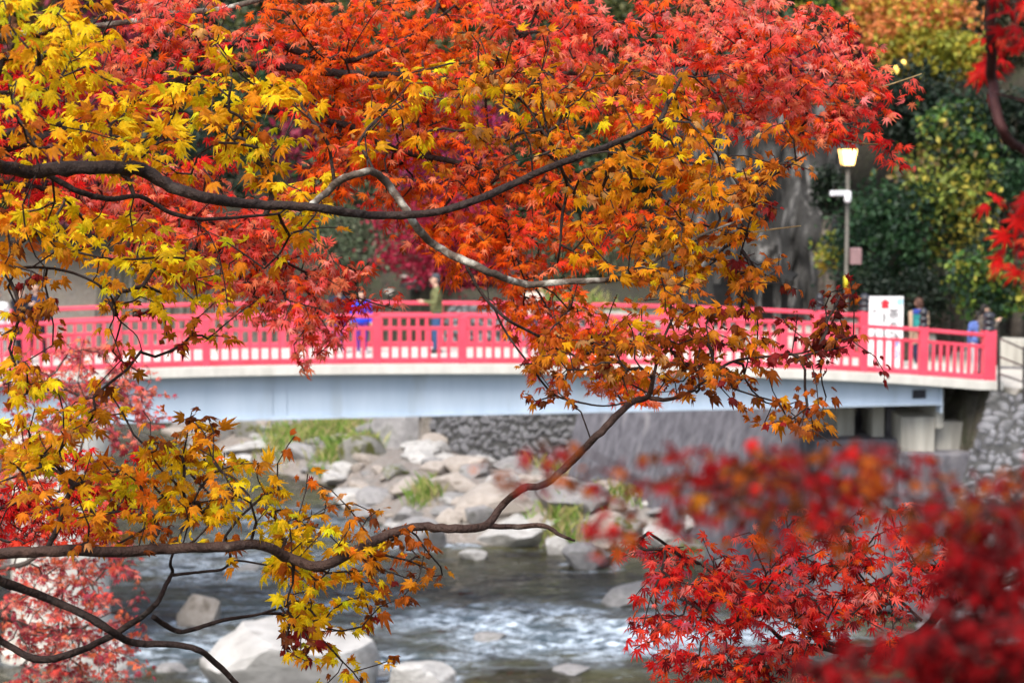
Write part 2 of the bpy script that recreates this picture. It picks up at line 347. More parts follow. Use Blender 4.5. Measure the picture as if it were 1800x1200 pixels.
def water_mat():
    m, nt, b = nodes('river_water'); N, L = nt.nodes.new, nt.links.new
    tc = N('ShaderNodeTexCoord'); mp = N('ShaderNodeMapping'); mp.inputs['Scale'].default_value = (.55, .9, 1); L(tc.outputs['Object'], mp.inputs[0])
    n = N('ShaderNodeTexNoise'); n.inputs['Scale'].default_value = .8; n.inputs['Detail'].default_value = 6; L(mp.outputs[0], n.inputs['Vector'])
    c = N('ShaderNodeValToRGB'); e = c.color_ramp.elements; e[0].position = .35; e[0].color = (.018, .013, .008, 1); e[1].position = .68; e[1].color = (.070, .066, .026, 1)
    L(n.outputs['Fac'], c.inputs[0])
    a = N('ShaderNodeAttribute'); a.attribute_name = 'foam'
    n4 = N('ShaderNodeTexNoise'); n4.inputs['Scale'].default_value = 5.5; n4.inputs['Detail'].default_value = 8; n4.inputs['Roughness'].default_value = .75; L(mp.outputs[0], n4.inputs['Vector'])
    mr = N('ShaderNodeMapRange'); mr.inputs['From Min'].default_value = .42; mr.inputs['From Max'].default_value = .58; mr.inputs['To Min'].default_value = .05; L(n4.outputs['Fac'], mr.inputs[0])
    mu = N('ShaderNodeMath'); mu.operation = 'MULTIPLY'; L(a.outputs['Fac'], mu.inputs[0]); L(mr.outputs[0], mu.inputs[1])
    mx = N('ShaderNodeMix'); mx.data_type = 'RGBA'; ar = N('ShaderNodeAttribute'); ar.attribute_name = 'aerated_sky_tint'; ma = N('ShaderNodeMix'); ma.data_type = 'RGBA'; L(ar.outputs['Fac'], ma.inputs['Factor']); L(c.outputs[0], ma.inputs['A']); ma.inputs['B'].default_value = (.055, .080, .10, 1); L(mu.outputs[0], mx.inputs['Factor']); L(ma.outputs['Result'], mx.inputs['A']); mx.inputs['B'].default_value = (.58, .68, .80, 1)  # teal of churned water; the sky's bluish reflection is painted in with it
    L(mx.outputs['Result'], b.inputs['Base Color'])
    mr2 = N('ShaderNodeMapRange'); mr2.inputs['To Min'].default_value = .08; mr2.inputs['To Max'].default_value = .6; L(mu.outputs[0], mr2.inputs[0]); L(mr2.outputs[0], b.inputs['Roughness'])
    b.inputs['IOR'].default_value = 1.33; b.inputs['Specular IOR Level'].default_value = .9
    n3 = N('ShaderNodeTexNoise'); n3.inputs['Scale'].default_value = 3.2; n3.inputs['Detail'].default_value = 5; L(mp.outputs[0], n3.inputs['Vector'])
    bp = N('ShaderNodeBump'); bp.inputs['Strength'].default_value = 1.0; bp.inputs['Distance'].default_value = .22; L(n3.outputs['Fac'], bp.inputs['Height']); L(bp.outputs[0], b.inputs['Normal'])
    return m
me = mesh_np('river_water', np.stack([WX, WY, WZ], -1).reshape(-1, 3), Fw, water_mat(), True, attrs={'foam': foam.ravel(), 'aerated_sky_tint': np.clip(rap*1.3*sstep(.25, .6, fbm(WX*.8, WY*1.9, 3, 91)+.25*rap), 0, 1).ravel()})
tag(link_mesh('river_water', me), kind='structure')

# ---------------------------------------------------------------- the red bridge
SLOPE = .175; BU = Vector((1, SLOPE, 0)).normalized(); BV = Vector((-BU.y, BU.x, 0)); BW = 3.5
def near_pt(px, py):
    Y = 48.0
    for _ in range(12): Y = 48 + SLOPE*at(px, py, Y).x
    return at(px, py, Y)
prof = [(-420, 700), (-200, 676), (0, 657), (200, 648), (400, 641), (600, 638), (800, 637.5), (1000, 639), (1200, 643), (1400, 648), (1520, 651.5), (1623, 657), (1738, 668), (1800, 676)]
pp = [near_pt(*p) for p in prof]
PS = np.array([p.dot(BU) for p in pp]); PZ = np.array([p.z for p in pp])
P0 = Vector((0, 48, 0)); S0 = P0.dot(BU)
# smooth the traced camber
cf = np.polyfit(PS-S0, PZ, 4)
def zdeck(s): return float(np.polyval(cf, min(max(s, -17.5), 10.6)))
def bpt(s, t=0, dz=0):
    p = P0 + BU*s + BV*t; return Vector((p.x, p.y, zdeck(s)+dz))
def s_of(px, py=637): return near_pt(px, py).dot(BU) - S0
S_END = s_of(1742, 660); S_LEFT = -16.5
bridge = empty('footbridge', bpt(0, BW/2, -1.3), 'arched vermilion footbridge with pale blue steel girder over the river', 'bridge')
NS = 48; SS = [S_LEFT + (S_END+.25-S_LEFT)*i/NS for i in range(NS+1)]
def sweep(name, t0, t1, top, bot, mat, s0=None, s1=None, bevel=0, n=NS):
    mb = MB(); s0 = S_LEFT if s0 is None else s0; s1 = S_END+.25 if s1 is None else s1
    vs = []; fs = []
    for i in range(n+1):
        s = s0+(s1-s0)*i/n; a, b = (top(s) if callable(top) else top), (bot(s) if callable(bot) else bot)
        zt = a if callable(top) else None
        P, Q = bpt(s, t0), bpt(s, t1)
        z0 = P.z
        vs += [(P.x, P.y, (a if callable(top) else z0+a)), (Q.x, Q.y, (a if callable(top) else z0+a)), (Q.x, Q.y, (b if callable(bot) else z0+b)), (P.x, P.y, (b if callable(bot) else z0+b))]
    for i in range(n):
        k = i*4
        for j in range(4): fs.append((k+j, k+(j+1) % 4, k+4+(j+1) % 4, k+4+j))
    fs += [(0, 3, 2, 1), (n*4, n*4+1, n*4+2, n*4+3)]
    return mb.add(vs, fs).build(name, mat, bridge, bevel=bevel)
sweep('deck', .22, BW-.22, -.045, -.24, M['deck'])
sweep('edge_beam', -.12, .218, -.012, -.222, M['concrete'], bevel=.012)
sweep('edge_beam', BW-.218, BW+.12, -.012, -.222, M['concrete'], bevel=.012)
gb = [near_pt(200, 748), near_pt(600, 734), near_pt(1100, 723), near_pt(1640, 714.5)]
gl = np.polyfit([p.dot(BU)-S0 for p in gb], [p.z for p in gb], 1)
gbot = lambda s: float(np.polyval(gl, s))
GS1 = s_of(1662, 700)
for t in (.30, BW-.30):
    sweep('girder', t-.03, t+.03, lambda s: zdeck(s)-.224, lambda s: gbot(s)+.03, M['girder'], s1=GS1)
    sweep('bottom_flange', t-.16, t+.16, lambda s: gbot(s)+.027, lambda s: gbot(s)-.005, M['girder'], s1=GS1)
for px in (480, 505):
    s = s_of(px, 690); mb = MB(); mb.box(bpt(s, .258, -.257-.42), (.012, .02, .80), ax=BU[:2]); mb.build('splice_plate', M['girder'], bridge)
s = s_of(1623, 695); p = near_pt(1623, 695) + BV*.262
MB().box(p, (.32, .02, .20), ax=BU[:2]).build('drain_opening', M['black'], bridge, bevel=.01)
s = s_of(1660, 690); MB().box(bpt(GS1-.02, .33, -.55), (.03, .34, .56), ax=BU[:2]).build('end_plate', M['girder'], bridge)
MB().box(bpt(GS1+.05, BW/2, -.75), (.16, BW-.9, .9), ax=BU[:2]).build('end_diaphragm', M['conc_old'], bridge)
# railings
post_px = [-420, -272, -115, 47, 208, 363, 517, 663, 813, 954, 1095, 1236, 1377, 1518, 1623, 1738]
post_s = [s_of(p) for p in post_px]
def cap_mb(w):
    mb = MB()
    mb.lathe((0, 0, 0), [(w*.62, 0), (w*.62, .04), (w*.5, .06), (w*.5, .14), (w*.62, .15), (w*.62, .19), (w*.42, .205), (w*.40, .235), (w*.56, .27), (w*.60, .31), (w*.50, .36), (w*.25, .40), (w*.04, .425)], 14)
    return mb
pm = MB().box((0, 0, .5), (.17, .17, 1.0), ax=BU[:2]).mesh('post', M['red'])
pm_big = MB().box((0, 0, .56), (.27, .27, 1.12), ax=BU[:2]).mesh('post', M['red'])
pm_mid = MB().box((0, 0, .54), (.19, .19, 1.08), ax=BU[:2]).mesh('post', M['red'])
bal = MB().box((0, 0, .42), (.066, .066, .62), ax=BU[:2]).mesh('baluster', M['red'])
cap_s = cap_mb(.17).mesh('post_cap', M['black'], True); cap_b = cap_mb(.25).mesh('post_cap', M['black'], True)
boff = bridge.location
def railing(t, ps=None, end=None):
    ps = list(post_s) if ps is None else ps + [end]; k = len(ps)
    if end is not None:                                  # short wing turning away behind the far end post
        q = bpt(end, t, 0) + BV*2.1 - BU*.42; q.z = zdeck(end) - .12
        w = link_mesh('post', pm_mid, bridge, q - Vector((0, 0, .02)) - boff); link_mesh('post_cap', cap_s, w, (0, 0, 1.078))
        e = bpt(end, t, 0)
        for h, hw, hh in ((.99, .15, .085), (.735, .075, .075), (.055, .11, .115)): MB().bar(e + BV*.13 + Vector((0, 0, h)), q - BV*.08 + Vector((0, 0, h)), hw, hh).build('wing_rail', M['red'], bridge)
        for j in range(1, 9): link_mesh('baluster', bal, bridge, e.lerp(q, j/9) - boff)
    for i, s in enumerate(ps):
        last, cap = i == k-1, i >= k-(2 if end is None else 1)
        me = pm_big if last else (pm_mid if cap else pm)
        o = link_mesh('post', me, bridge, bpt(s, t, -.02) - boff)
        b = o.modifiers.new('bevel', 'BEVEL'); b.width = .012; b.segments = 2
        if cap: link_mesh('post_cap', cap_b if last else cap_s, o, (0, 0, 1.118 if last else 1.078))
    for i in range(k-1):
        a, b = ps[i], ps[i+1]; n = 8 if (b-a) > 1.45 else 6
        w0 = .075; w1 = .125 if i == k-2 else .085
        A, B = a+w0, b-w1
        mb = MB()
        mb.bar(bpt(A-.02, t, .99), bpt(B+.02, t, .99), .15, .085); mb.build('handrail', M['red'], bridge, bevel=.025)
        MB().bar(bpt(A-.02, t, .735), bpt(B+.02, t, .735), .075, .075).build('middle_rail', M['red'], bridge, bevel=.01)
        MB().bar(bpt(A-.02, t, .055), bpt(B+.02, t, .055), .11, .115).build('bottom_rail', M['red'], bridge, bevel=.01)
        for j in range(1, n):
            s = A + (B-A)*j/n; link_mesh('baluster', bal, bridge, bpt(s, t, 0) - boff)
railing(.03)
def s_far(px):
    lo, hi = -30.0, 14.0
    for _ in range(40):
        m = (lo+hi)/2; p = bpt(m, BW-.03); d = p - Vector((0, 0, CAMZ)); dep = d.y*CP - d.z*SP
        if 900 + d.x/dep*FPX < px: lo = m
        else: hi = m
    return lo
far_s = [x for x in post_s if x < s_far(1460)]
railing(BW-.03, far_s, s_far(1519))
# river pier under the left part, rounded upstream nose
pc = at(60, 1000, 47.6)
mb = MB(); prof_p = []
zt = gbot(s_of(100, 740))-.05
pts = []
for k in range(33):
    th = math.pi*2*k/32; r = .98
    ex = r*math.cos(th); ey = r*math.sin(th)
    pts.append((ex, ey + (1.5 if math.sin(th) > 0 else -1.1)))
pts = pts[:-1]
pcx = at(96, 1000, 47.2).x
def ring(z, g): return [(pcx + BU.x*x*g*1.0 + BV.x*y, 48+SLOPE*pcx + 1.6 + BU.y*x*g + BV.y*y, z) for x, y in pts]
vs = []; n = len(pts)
for z, g in ((-1.5, 1.28), (.15, 1.28), (.17, 1.05), (zt-.9, 1.0), (zt-.55, 1.16), (zt, 1.16)): vs += ring(z, g)
fs = [(i*n+j, i*n+(j+1) % n, (i+1)*n+(j+1) % n, (i+1)*n+j) for i in range(5) for j in range(n)] + [tuple(range(n))[::-1], tuple(5*n+j for j in range(n))]
mb.add(vs, fs).build('pier', M['concrete'], bridge)

# ---------------------------------------------------------------- right abutment and revetments
ab = empty('bridge_abutment', at(1580, 800, 50.5), 'stepped weathered concrete abutment under the bridge end', 'abutment')
def abox(px0, px1, py0, py1, Y, depth, mat, name, bev=.02):
    a, b = at(px0, py0, Y), at(px1, py1, Y)
    c = (a+b)/2; return MB().box((c.x, Y+depth/2, c.z), (abs(b.x-a.x), depth, abs(a.z-b.z)), ax=(1, .04)).build(name, mat, ab, bevel=bev)
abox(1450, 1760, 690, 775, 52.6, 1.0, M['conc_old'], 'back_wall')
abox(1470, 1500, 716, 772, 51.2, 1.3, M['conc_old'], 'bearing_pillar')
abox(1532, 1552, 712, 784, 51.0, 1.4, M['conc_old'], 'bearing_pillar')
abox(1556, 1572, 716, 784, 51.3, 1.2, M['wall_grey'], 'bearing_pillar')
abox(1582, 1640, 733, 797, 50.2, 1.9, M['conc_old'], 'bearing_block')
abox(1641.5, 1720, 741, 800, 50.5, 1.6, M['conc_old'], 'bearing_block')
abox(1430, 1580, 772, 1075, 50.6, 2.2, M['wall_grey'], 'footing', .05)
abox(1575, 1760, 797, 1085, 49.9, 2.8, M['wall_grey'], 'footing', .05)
abox(1645, 1755, 690, 735, 51.6, .9, M['conc_old'], 'seat_wall')

def ico(sub):
    bm = bmesh.new(); bmesh.ops.create_icosphere(bm, subdivisions=sub, radius=1)
    V = np.array([v.co[:] for v in bm.verts]); F = np.array([[v.index for v in f.verts] for f in bm.faces]); bm.free(); return V, F
IV2, IF2 = ico(2); IV3, IF3 = ico(3)
def rock_shape(seed, V0=IV3, cuts=15, lo=.5, hi=.88, rough=.07):
    g = np.random.default_rng(seed); V = V0.copy()
    for _ in range(cuts):
        n = g.normal(size=3); n /= np.linalg.norm(n); d = g.uniform(lo, hi)
        k = V@n; m = k > d; V[m] -= np.outer((k[m]-d)*.99, n)
    nz = fbm(V[:, 0]*2.1+seed, V[:, 1]*2.1+V[:, 2]*1.7, 3, seed)-.5
    V *= (1 + rough*2*nz)[:, None]
    V -= (V.max(0)+V.min(0))/2; V /= (V.max(0)-V.min(0))/2
    return V
STONES = []
for i in range(8):
    m = mesh_np('wall_stone', rock_shape(100+i, IV2, 12, .6, .9, .03), IF2, M['stone'], True); STONES.append(m)
def stone_wall(name, label, quad, rows, mat_back, jitter=.25, proud=.09, skip=None, parts=True, thick=.5):
    """quad: 4 world corners (bl, br, tr, tl); a backing slab with separate stones set into it"""
    bl, br, tr, tl = [Vector(q) for q in quad]
    root = empty(name, (bl+br)/2, label, 'wall'); n = (br-bl).cross(tl-bl).normalized()
    if n.y > 0: n = -n
    mb = MB(); vs = [bl, br, tr, tl] + [q - n*thick for q in (bl, br, tr, tl)]
    mb.add(vs, [(0, 1, 2, 3), (7, 6, 5, 4), (0, 4, 5, 1), (1, 5, 6, 2), (2, 6, 7, 3), (3, 7, 4, 0)]); mb.build('backing', mat_back, root)
    H = (tl-bl).length; h = H/rows; jv = []; jf = []; cnt = 0
    up = (tl-bl).normalized(); q0 = Matrix((up.cross(n), up, n)).transposed()
    for r in range(rows):
        v = (r+.5)/rows; u = random.uniform(-.3, .3)*h
        a, b = bl.lerp(tl, v), br.lerp(tr, v); W = (b-a).length; dirn = (b-a).normalized()
        while u < W:
            w = h*random.choice((.55, .8, 1.0, 1.3, 1.7, 2.1)); c = a + dirn*min(u+w/2, W) + up*random.uniform(-jitter, jitter)*h*.4
            sc = Vector((w*.52, h*.54*random.uniform(.65, 1.4), proud*1.6)); rot = q0 @ Matrix.Rotation(random.uniform(-.5, .5)*(1+jitter), 3, 'Z')
            if parts and cnt < 290:
                o = link_mesh('stone', random.choice(STONES), root); cnt += 1
                mw = Matrix.Translation(c - root.location - n*proud*.5) @ rot.to_4x4() @ Matrix.Diagonal((*sc, 1)); o.matrix_basis = mw
            else:
                me = random.choice(STONES); k = len(jv); Vv = [rot @ Vector((p.co.x*sc.x, p.co.y*sc.y, p.co.z*sc.z)) + c - n*proud*.5 for p in me.vertices]
                jv += Vv; jf += [tuple(k+i for i in p.vertices) for p in me.polygons]
            u += w*1.0
    if jv:
        o = MB().add(jv, jf).build('rubble_stones', M['stone'], root, True); o['kind'] = 'stuff'
    return root
# near right rubble wall beside the bridge end
Zp = 5.3
stone_wall('stone_wall', 'sloping grey rubble stone wall below the path at the bridge end', [at(1605, 1120, 46.0), at(1990, 1150, 44.4), at(2010, 745, 46.6), at(1742, 684, 48.4)], 30, M['mortar'], proud=.07, jitter=.9)
# grey battered revetment running back from the abutment
def revet(name, label, a, b, z0, z1, batter, mat):
    a, b = Vector((*a, 0)), Vector((*b, 0)); d = (b-a).normalized(); n = Vector((d.y, -d.x, 0))
    if n.y > 0: n = -n
    A0, B0 = a + n*batter + Vector((0, 0, z0)), b + n*batter + Vector((0, 0, z0)); A1, B1 = a + Vector((0, 0, z1)), b + Vector((0, 0, z1))
    return A0, B0, B1, A1
q = revet('', '', (2.75, 67), (8.4, 52.3), -.4, 5.35, 1.7, None)
root = empty('revetment_wall', q[0], 'tall battered grey concrete revetment behind the girder', 'wall')
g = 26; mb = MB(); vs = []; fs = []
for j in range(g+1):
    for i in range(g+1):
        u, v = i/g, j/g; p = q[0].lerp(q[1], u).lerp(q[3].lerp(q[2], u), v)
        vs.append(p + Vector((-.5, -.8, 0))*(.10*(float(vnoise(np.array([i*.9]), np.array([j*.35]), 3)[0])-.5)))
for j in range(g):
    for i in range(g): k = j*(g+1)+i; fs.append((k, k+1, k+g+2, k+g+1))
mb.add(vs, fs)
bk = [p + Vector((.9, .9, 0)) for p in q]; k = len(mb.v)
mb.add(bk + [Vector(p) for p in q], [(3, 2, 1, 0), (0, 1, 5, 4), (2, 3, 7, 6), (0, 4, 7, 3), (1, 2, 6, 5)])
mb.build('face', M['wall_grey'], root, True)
MB().bar(q[3]+Vector((.2, .1, .08)), q[2]+Vector((.2, .1, .08)), .5, .16).build('coping', M['conc_old'], root, bevel=.02)
# far rubble wall beyond
q = revet('', '', (-2.0, 72.6), (2.7, 67.3), .2, 5.4, 1.0, None)
stone_wall('rubble_bank_wall', 'weathered rubble wall seen under the middle of the bridge', list(q), 22, M['mortar'], proud=.10, parts=True, jitter=1.0)

# ---------------------------------------------------------------- boulders
ROCKM = {}
def rock_mesh(v, mk):
    if (v, mk) not in ROCKM:
        ROCKM[(v, mk)] = mesh_np('boulder', rock_shape(v), IF3, M[mk], True); ROCKM[(v, mk)].set_sharp_from_angle(angle=R(24))
    return ROCKM[(v, mk)]
def boulder(px, py, w, h, mk, label, group=None, v=None, z=None, dep=.8):
    """px, py: bottom centre in the view; w, h in view pixels"""
    if z is None: p = ground_hit(px, py); zz = p.z
    else: p = on_z(px, py, z); zz = z
    k = p.y/FPX; W, H = w*k, h*k
    v = random.randrange(14) if v is None else v
    o = link_mesh('boulder', rock_mesh(v, mk)); D = W*dep
    o.scale = (W/2, D/2, H*.78); o.rotation_euler = (random.uniform(-.1, .1), random.uniform(-.12, .12), random.choice((0, math.pi))+random.uniform(-.35, .35))
    o.location = (p.x, p.y + D*.38, zz + H*.24)
    return tag(o, label, 'boulder', group)
BL = [
 (505, 1235, 320, 128, 'rock_pale', 'largest pale boulder in the rapids under the hanging yellow leaves', 0),
 (742, 1222, 122, 56, 'rock_pale', 'rounded pale boulder at the bottom edge of the rapids', 1),
 (1108, 1068, 104, 38, 'rock_grey', 'flat grey boulder alone in the stream beside the red leaves', 2),
 (190, 1192, 85, 62, 'rock_pale', 'white boulder in the water at the foot of the pier', 3),
 (345, 1105, 80, 58, 'rock_tan', 'tan boulder in the stream behind the thin dark branches', 4),
 (625, 893, 100, 30, 'rock_pale', 'flat white boulder standing alone in the upstream channel', 5),
 (905, 962, 190, 42, 'rock_pale', 'long pale boulder at the water edge below the broken branch stub', 6),
 (865, 908, 150, 50, 'rock_tan', 'broad tan boulder just above the branch fork', 7),
 (1010, 905, 140, 46, 'rock_grey', 'lilac grey boulder right of the branch fork', 8),
 (735, 968, 100, 52, 'rock_grey', 'grey boulder at the water edge under the lower limb', 9),
 (832, 985, 52, 16, 'rock_pale', 'small white stone at the edge of the dark pool', 10),
 (985, 975, 56, 32, 'rock_pale', 'white boulder below the tip of the broken branch', 11),
 (1036, 1002, 100, 46, 'rock_grey', 'wide grey boulder at the water edge near the red maple', 12),
 (450, 800, 125, 24, 'rock_pale', 'long white slab on the upstream shore', 13),
 (690, 786, 95, 58, 'rock_grey', 'grey block with grass beside it under the girder', 1),
 (640, 820, 95, 50, 'rock_moss', 'mossy grey boulder below the green grass', 2),
 (380, 780, 90, 58, 'rock_pale', 'pale boulder on the upstream shore beside the white slab', 4),
 (800, 872, 95, 40, 'rock_tan', 'reddish tan boulder in the middle of the stony bank', 6),
]
for (px, py, w, h, mk, lab, v) in BL: boulder(px, py, w, h, mk, lab, 'named boulders along the river', v, z=(-.05 if py > 1000 else None))
GRP = 'boulders crowding the stony bank'
more = [(430, 772, 70, 50), (590, 835, 50, 30), (560, 832, 62, 25), (820, 835, 110, 42), (720, 870, 95, 36), (885, 862, 66, 38), (1100, 945, 90, 45), (1000, 865, 66, 32), (1065, 880, 88, 42), (770, 800, 66, 34), (640, 770, 80, 34),
        (1160, 960, 80, 40), (1210, 985, 90, 46), (1290, 960, 95, 50), (1370, 985, 80, 45), (1430, 950, 95, 45), (1290, 1010, 90, 40), (1380, 1030, 100, 40), (1480, 1000, 90, 45), (720, 920, 80, 40), (790, 930, 75, 40), (950, 880, 75, 38), (1060, 935, 75, 40), (700, 840, 60, 28), (760, 835, 70, 30), (900, 830, 80, 30), (960, 850, 70, 30)]
for (px, py, w, h) in more:
    mk = random.choice(['rock_pale', 'rock_grey', 'rock_tan', 'rock_moss', 'rock_pale']); kind = {'rock_pale': 'pale', 'rock_grey': 'dull grey', 'rock_tan': 'tan', 'rock_moss': 'moss stained'}[mk]
    side = 'left of the branch fork' if px < 860 else ('right of the branch fork' if px < 1120 else 'behind the lower right red leaves')
    boulder(px+random.uniform(-6, 6), py, w*.82, h*.7, mk, kind + ' boulder crowded on the stony bank ' + side, GRP)
cnt = 0
while cnt < 230:
    x, y = random.uniform(-12, 8), random.uniform(58, 86)
    sdv = float(poly_sd(np.array([x]), np.array([y]), BAR)[0])
    if sdv > .3: continue
    s = random.choice((.18, .22, .28, .34, .42, .6)); z = max(-.05, hz(x, y))
    o = link_mesh('boulder', rock_mesh(random.randrange(14), random.choice(['rock_pale', 'rock_grey', 'rock_grey', 'rock_pale', 'rock_tan'])))
    o.scale = (s, s*random.uniform(.7, 1), s*random.uniform(.32, .6)); o.rotation_euler = (random.uniform(-.2, .2), random.uniform(-.2, .2), random.uniform(0, 6)); o.location = (x, y, z+.1*s)
    tag(o, 'small stone lying among the boulders of the stony bank under the bridge', 'stone', 'small stones on the bank'); o.name = 'stone'; cnt += 1
cnt = 0
while cnt < 60:                                   # stones far upstream and on the left shore
    y = random.uniform(86, 128); x = random.uniform(-24, -2)
    z = hz(x, y)
    if z > 3.2: continue
    s = random.uniform(.5, 1.5)
    o = link_mesh('boulder', rock_mesh(random.randrange(14), random.choice(['rock_pale', 'rock_grey', 'rock_grey'])))
    o.scale = (s*1.2, s, s*random.uniform(.4, .7)); o.rotation_euler = (0, 0, random.uniform(0, 6)); o.location = (x, y, max(z, 0)+.1*s)
    tag(o, 'grey boulder in the far upstream river bed above the bridge rail', 'boulder', 'upstream boulders'); cnt += 1
# submerged and half-awash stones in the near rapids
for (px, py, w, h) in [(650, 1195, 70, 20), (860, 1130, 60, 16), (1000, 1190, 80, 18), (430, 1010, 60, 16), (300, 1190, 60, 20)]:
    boulder(px, py, w, h, 'rock_grey', 'low wet stone barely breaking the water of the rapids', 'wet stones in the rapids', z=-.08)

# ---------------------------------------------------------------- background vegetation
def leaf_cloud(P, size, cols, up=.4):
    """folded leaf faces (4 verts, 2 tris) at points P"""
    n = len(P); g = RNG
    d = g.normal(size=(n, 3)); d[:, 2] -= .25; d /= np.linalg.norm(d, axis=1)[:, None]
    nn = g.normal(size=(n, 3)) + np.array([0, -.35, up]); s = np.cross(nn, d); s /= np.linalg.norm(s, axis=1)[:, None]+1e-9
    nn = np.cross(d, s); L = (size*g.uniform(.6, 1.3, n))[:, None]
    V = np.stack([P, P + d*L*.5 + s*L*.30 + nn*L*.08, P + d*L, P + d*L*.5 - s*L*.30 + nn*L*.08], 1).reshape(-1, 3)
    i = np.arange(n)[:, None]*4; F = np.concatenate([i+[0, 1, 2], i+[0, 2, 3]], 0)
    return V, F, np.repeat(cols, 4, 0)
def bg_tree(name, label, base, crown_c, crown_r, nleaf, size, pal, cat='tree', group=None, clumps=26, bark='bark_far', trunk_r=.16, spread=.30, hang=0):
    base = Vector(base); cc = np.array(crown_c); cr = np.array(crown_r)
    root = empty(name, base, label, cat, group); g = RNG
    C = []
    while len(C) < clumps:
        v = g.uniform(-1, 1, 3)
        if .3 < np.linalg.norm(v) < 1: C.append(cc + v*cr)
    C = np.array(C)
    mb = MB(); fork = Vector(cc - np.array([0, 0, cr[2]*.75]))
    if fork.z < base.z+.2: fork.z = base.z + .2
    mid = base.lerp(fork, .5) + Vector((random.uniform(-.1, .1), 0, 0))
    mb.tube([base - Vector((0, 0, .2)), mid, fork], [trunk_r*1.3, trunk_r, trunk_r*.8], 9)
    for c in C[::2]:
        c = Vector(c); m = fork.lerp(c, .5) + Vector((0, 0, cr[2]*.12)); mb.tube([fork, m, c], [trunk_r*.45, trunk_r*.25, trunk_r*.06], 5, cap=False)
    mb.build('trunk', M[bark], root, True)
    k = g.integers(0, clumps, nleaf); rr = spread*float(np.mean(cr))
    off = g.normal(size=(nleaf, 3))*rr*np.array([1, 1, .55])
    if hang: off[:, 2] -= np.abs(g.normal(size=nleaf))*hang
    P = C[k] + off
    cols_c = np.array([p[0] for p in pal]); w = np.array([p[1] for p in pal], float); w /= w.sum()
    ck = g.choice(len(pal), size=clumps, p=w); lk = np.where(g.random(nleaf) < .65, ck[k], g.choice(len(pal), size=nleaf, p=w))
    cols = cols_c[lk]*g.uniform(.65, 1.3, (nleaf, 1))
    V, F, c = leaf_cloud(P - np.array(base), size, cols)
    link_mesh('crown', mesh_np('crown', V, F, M['bgleaf'], False, c), root)
    return root
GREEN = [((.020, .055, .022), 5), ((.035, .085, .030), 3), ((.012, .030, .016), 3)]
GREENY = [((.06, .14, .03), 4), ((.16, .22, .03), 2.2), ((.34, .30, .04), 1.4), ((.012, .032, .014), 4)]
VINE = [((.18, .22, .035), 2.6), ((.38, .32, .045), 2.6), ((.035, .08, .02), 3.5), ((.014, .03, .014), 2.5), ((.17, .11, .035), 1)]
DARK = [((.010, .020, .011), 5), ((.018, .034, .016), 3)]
CRIM = [((.30, .010, .035), 4), ((.42, .02, .06), 2), ((.18, .008, .02), 2)]
MAG = [((.32, .012, .09), 4), ((.22, .01, .06), 2)]
ORG = [((.62, .20, .06), 4), ((.50, .28, .04), 2), ((.35, .30, .03), 1.5)]
OLIVE = [((.34, .30, .03), 3), ((.22, .24, .03), 3), ((.45, .30, .04), 1)]
GREYG = [((.10, .13, .07), 4), ((.17, .18, .11), 2), ((.06, .08, .04), 3)]
def bt(name, label, px, py, Y, rpx, rpy, n, size, pal, cat='tree', rY=None, by=None, **k):
    c = at(px, py, Y); rx, rz = rpx*Y/FPX, rpy*Y/FPX; bz = hz(c.x, Y)
    if bz > c.z - rz*.5: bz = c.z - rz*1.05
    return bg_tree(name, label, (c.x, Y, bz), c, (rx, rY or rx*.8, rz), n, size, pal, cat, **k)
# right hillside
bt('evergreen_shrub', 'dark evergreen shrub beside the lamp post', 1560, 420, 56.5, 75, 105, 5200, .17, GREEN, 'shrub', group='shrubs on the right slope', clumps=36)
bt('evergreen_shrub', 'deep green shrub behind the white sign', 1590, 520, 55.6, 80, 55, 3000, .16, DARK, 'shrub', group='shrubs on the right slope')
bt('climbing_vine', 'yellow-green vine draped down the slope above the bridge end', 1665, 330, 56.8, 62, 130, 4200, .19, VINE, 'vine', clumps=34, hang=.35)
bt('climbing_vine', 'pale green leafy vine crowning the slope below the near dark limb', 1690, 215, 57.5, 52, 55, 2400, .20, GREENY, 'vine', hang=.15)
bt('evergreen_shrub', 'bright green shrub with yellow leaves above the fence rails', 1745, 490, 54.6, 62, 62, 2800, .19, GREENY, 'shrub', group='shrubs on the right slope')
bt('evergreen_shrub', 'dark green shrub at the right picture edge', 1790, 370, 57.5, 70, 110, 3600, .18, GREEN, 'shrub', group='shrubs on the right slope')
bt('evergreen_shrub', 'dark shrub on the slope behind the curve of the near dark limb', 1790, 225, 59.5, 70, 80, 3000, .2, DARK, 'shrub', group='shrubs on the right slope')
bt('evergreen_shrub', 'very dark evergreen shrub above the lit lamp', 1600, 195, 60.5, 90, 75, 3800, .20, DARK, 'shrub', group='shrubs on the right slope')
bt('evergreen_shrub', 'green shrub between cliff and lamp', 1455, 335, 62.6, 24, 45, 900, .17, DARK, 'shrub', group='shrubs on the right slope')
bt('climbing_vine', 'small yellow vine hanging on the cliff beside the lamp post', 1458, 445, 61.6, 16, 40, 380, .17, OLIVE, 'vine', clumps=10)
bt('background_maple', 'salmon orange maple at the top of the picture beside the near dark limb', 1590, 40, 66, 95, 62, 5200, .20, ORG, 'maple', clumps=30)
bt('background_maple', 'olive yellow maple under the salmon one above two small lights', 1640, 100, 65, 80, 48, 3600, .20, OLIVE, 'maple', clumps=26)
bt('background_maple', 'magenta maple behind the tip of the red branches', 1470, 55, 68, 72, 95, 4200, .18, MAG, 'maple', clumps=26)
bt('evergreen_tree', 'yellow-green tree at the top edge left of the magenta maple', 1425, 12, 66, 40, 38, 1500, .2, GREENY, clumps=14)
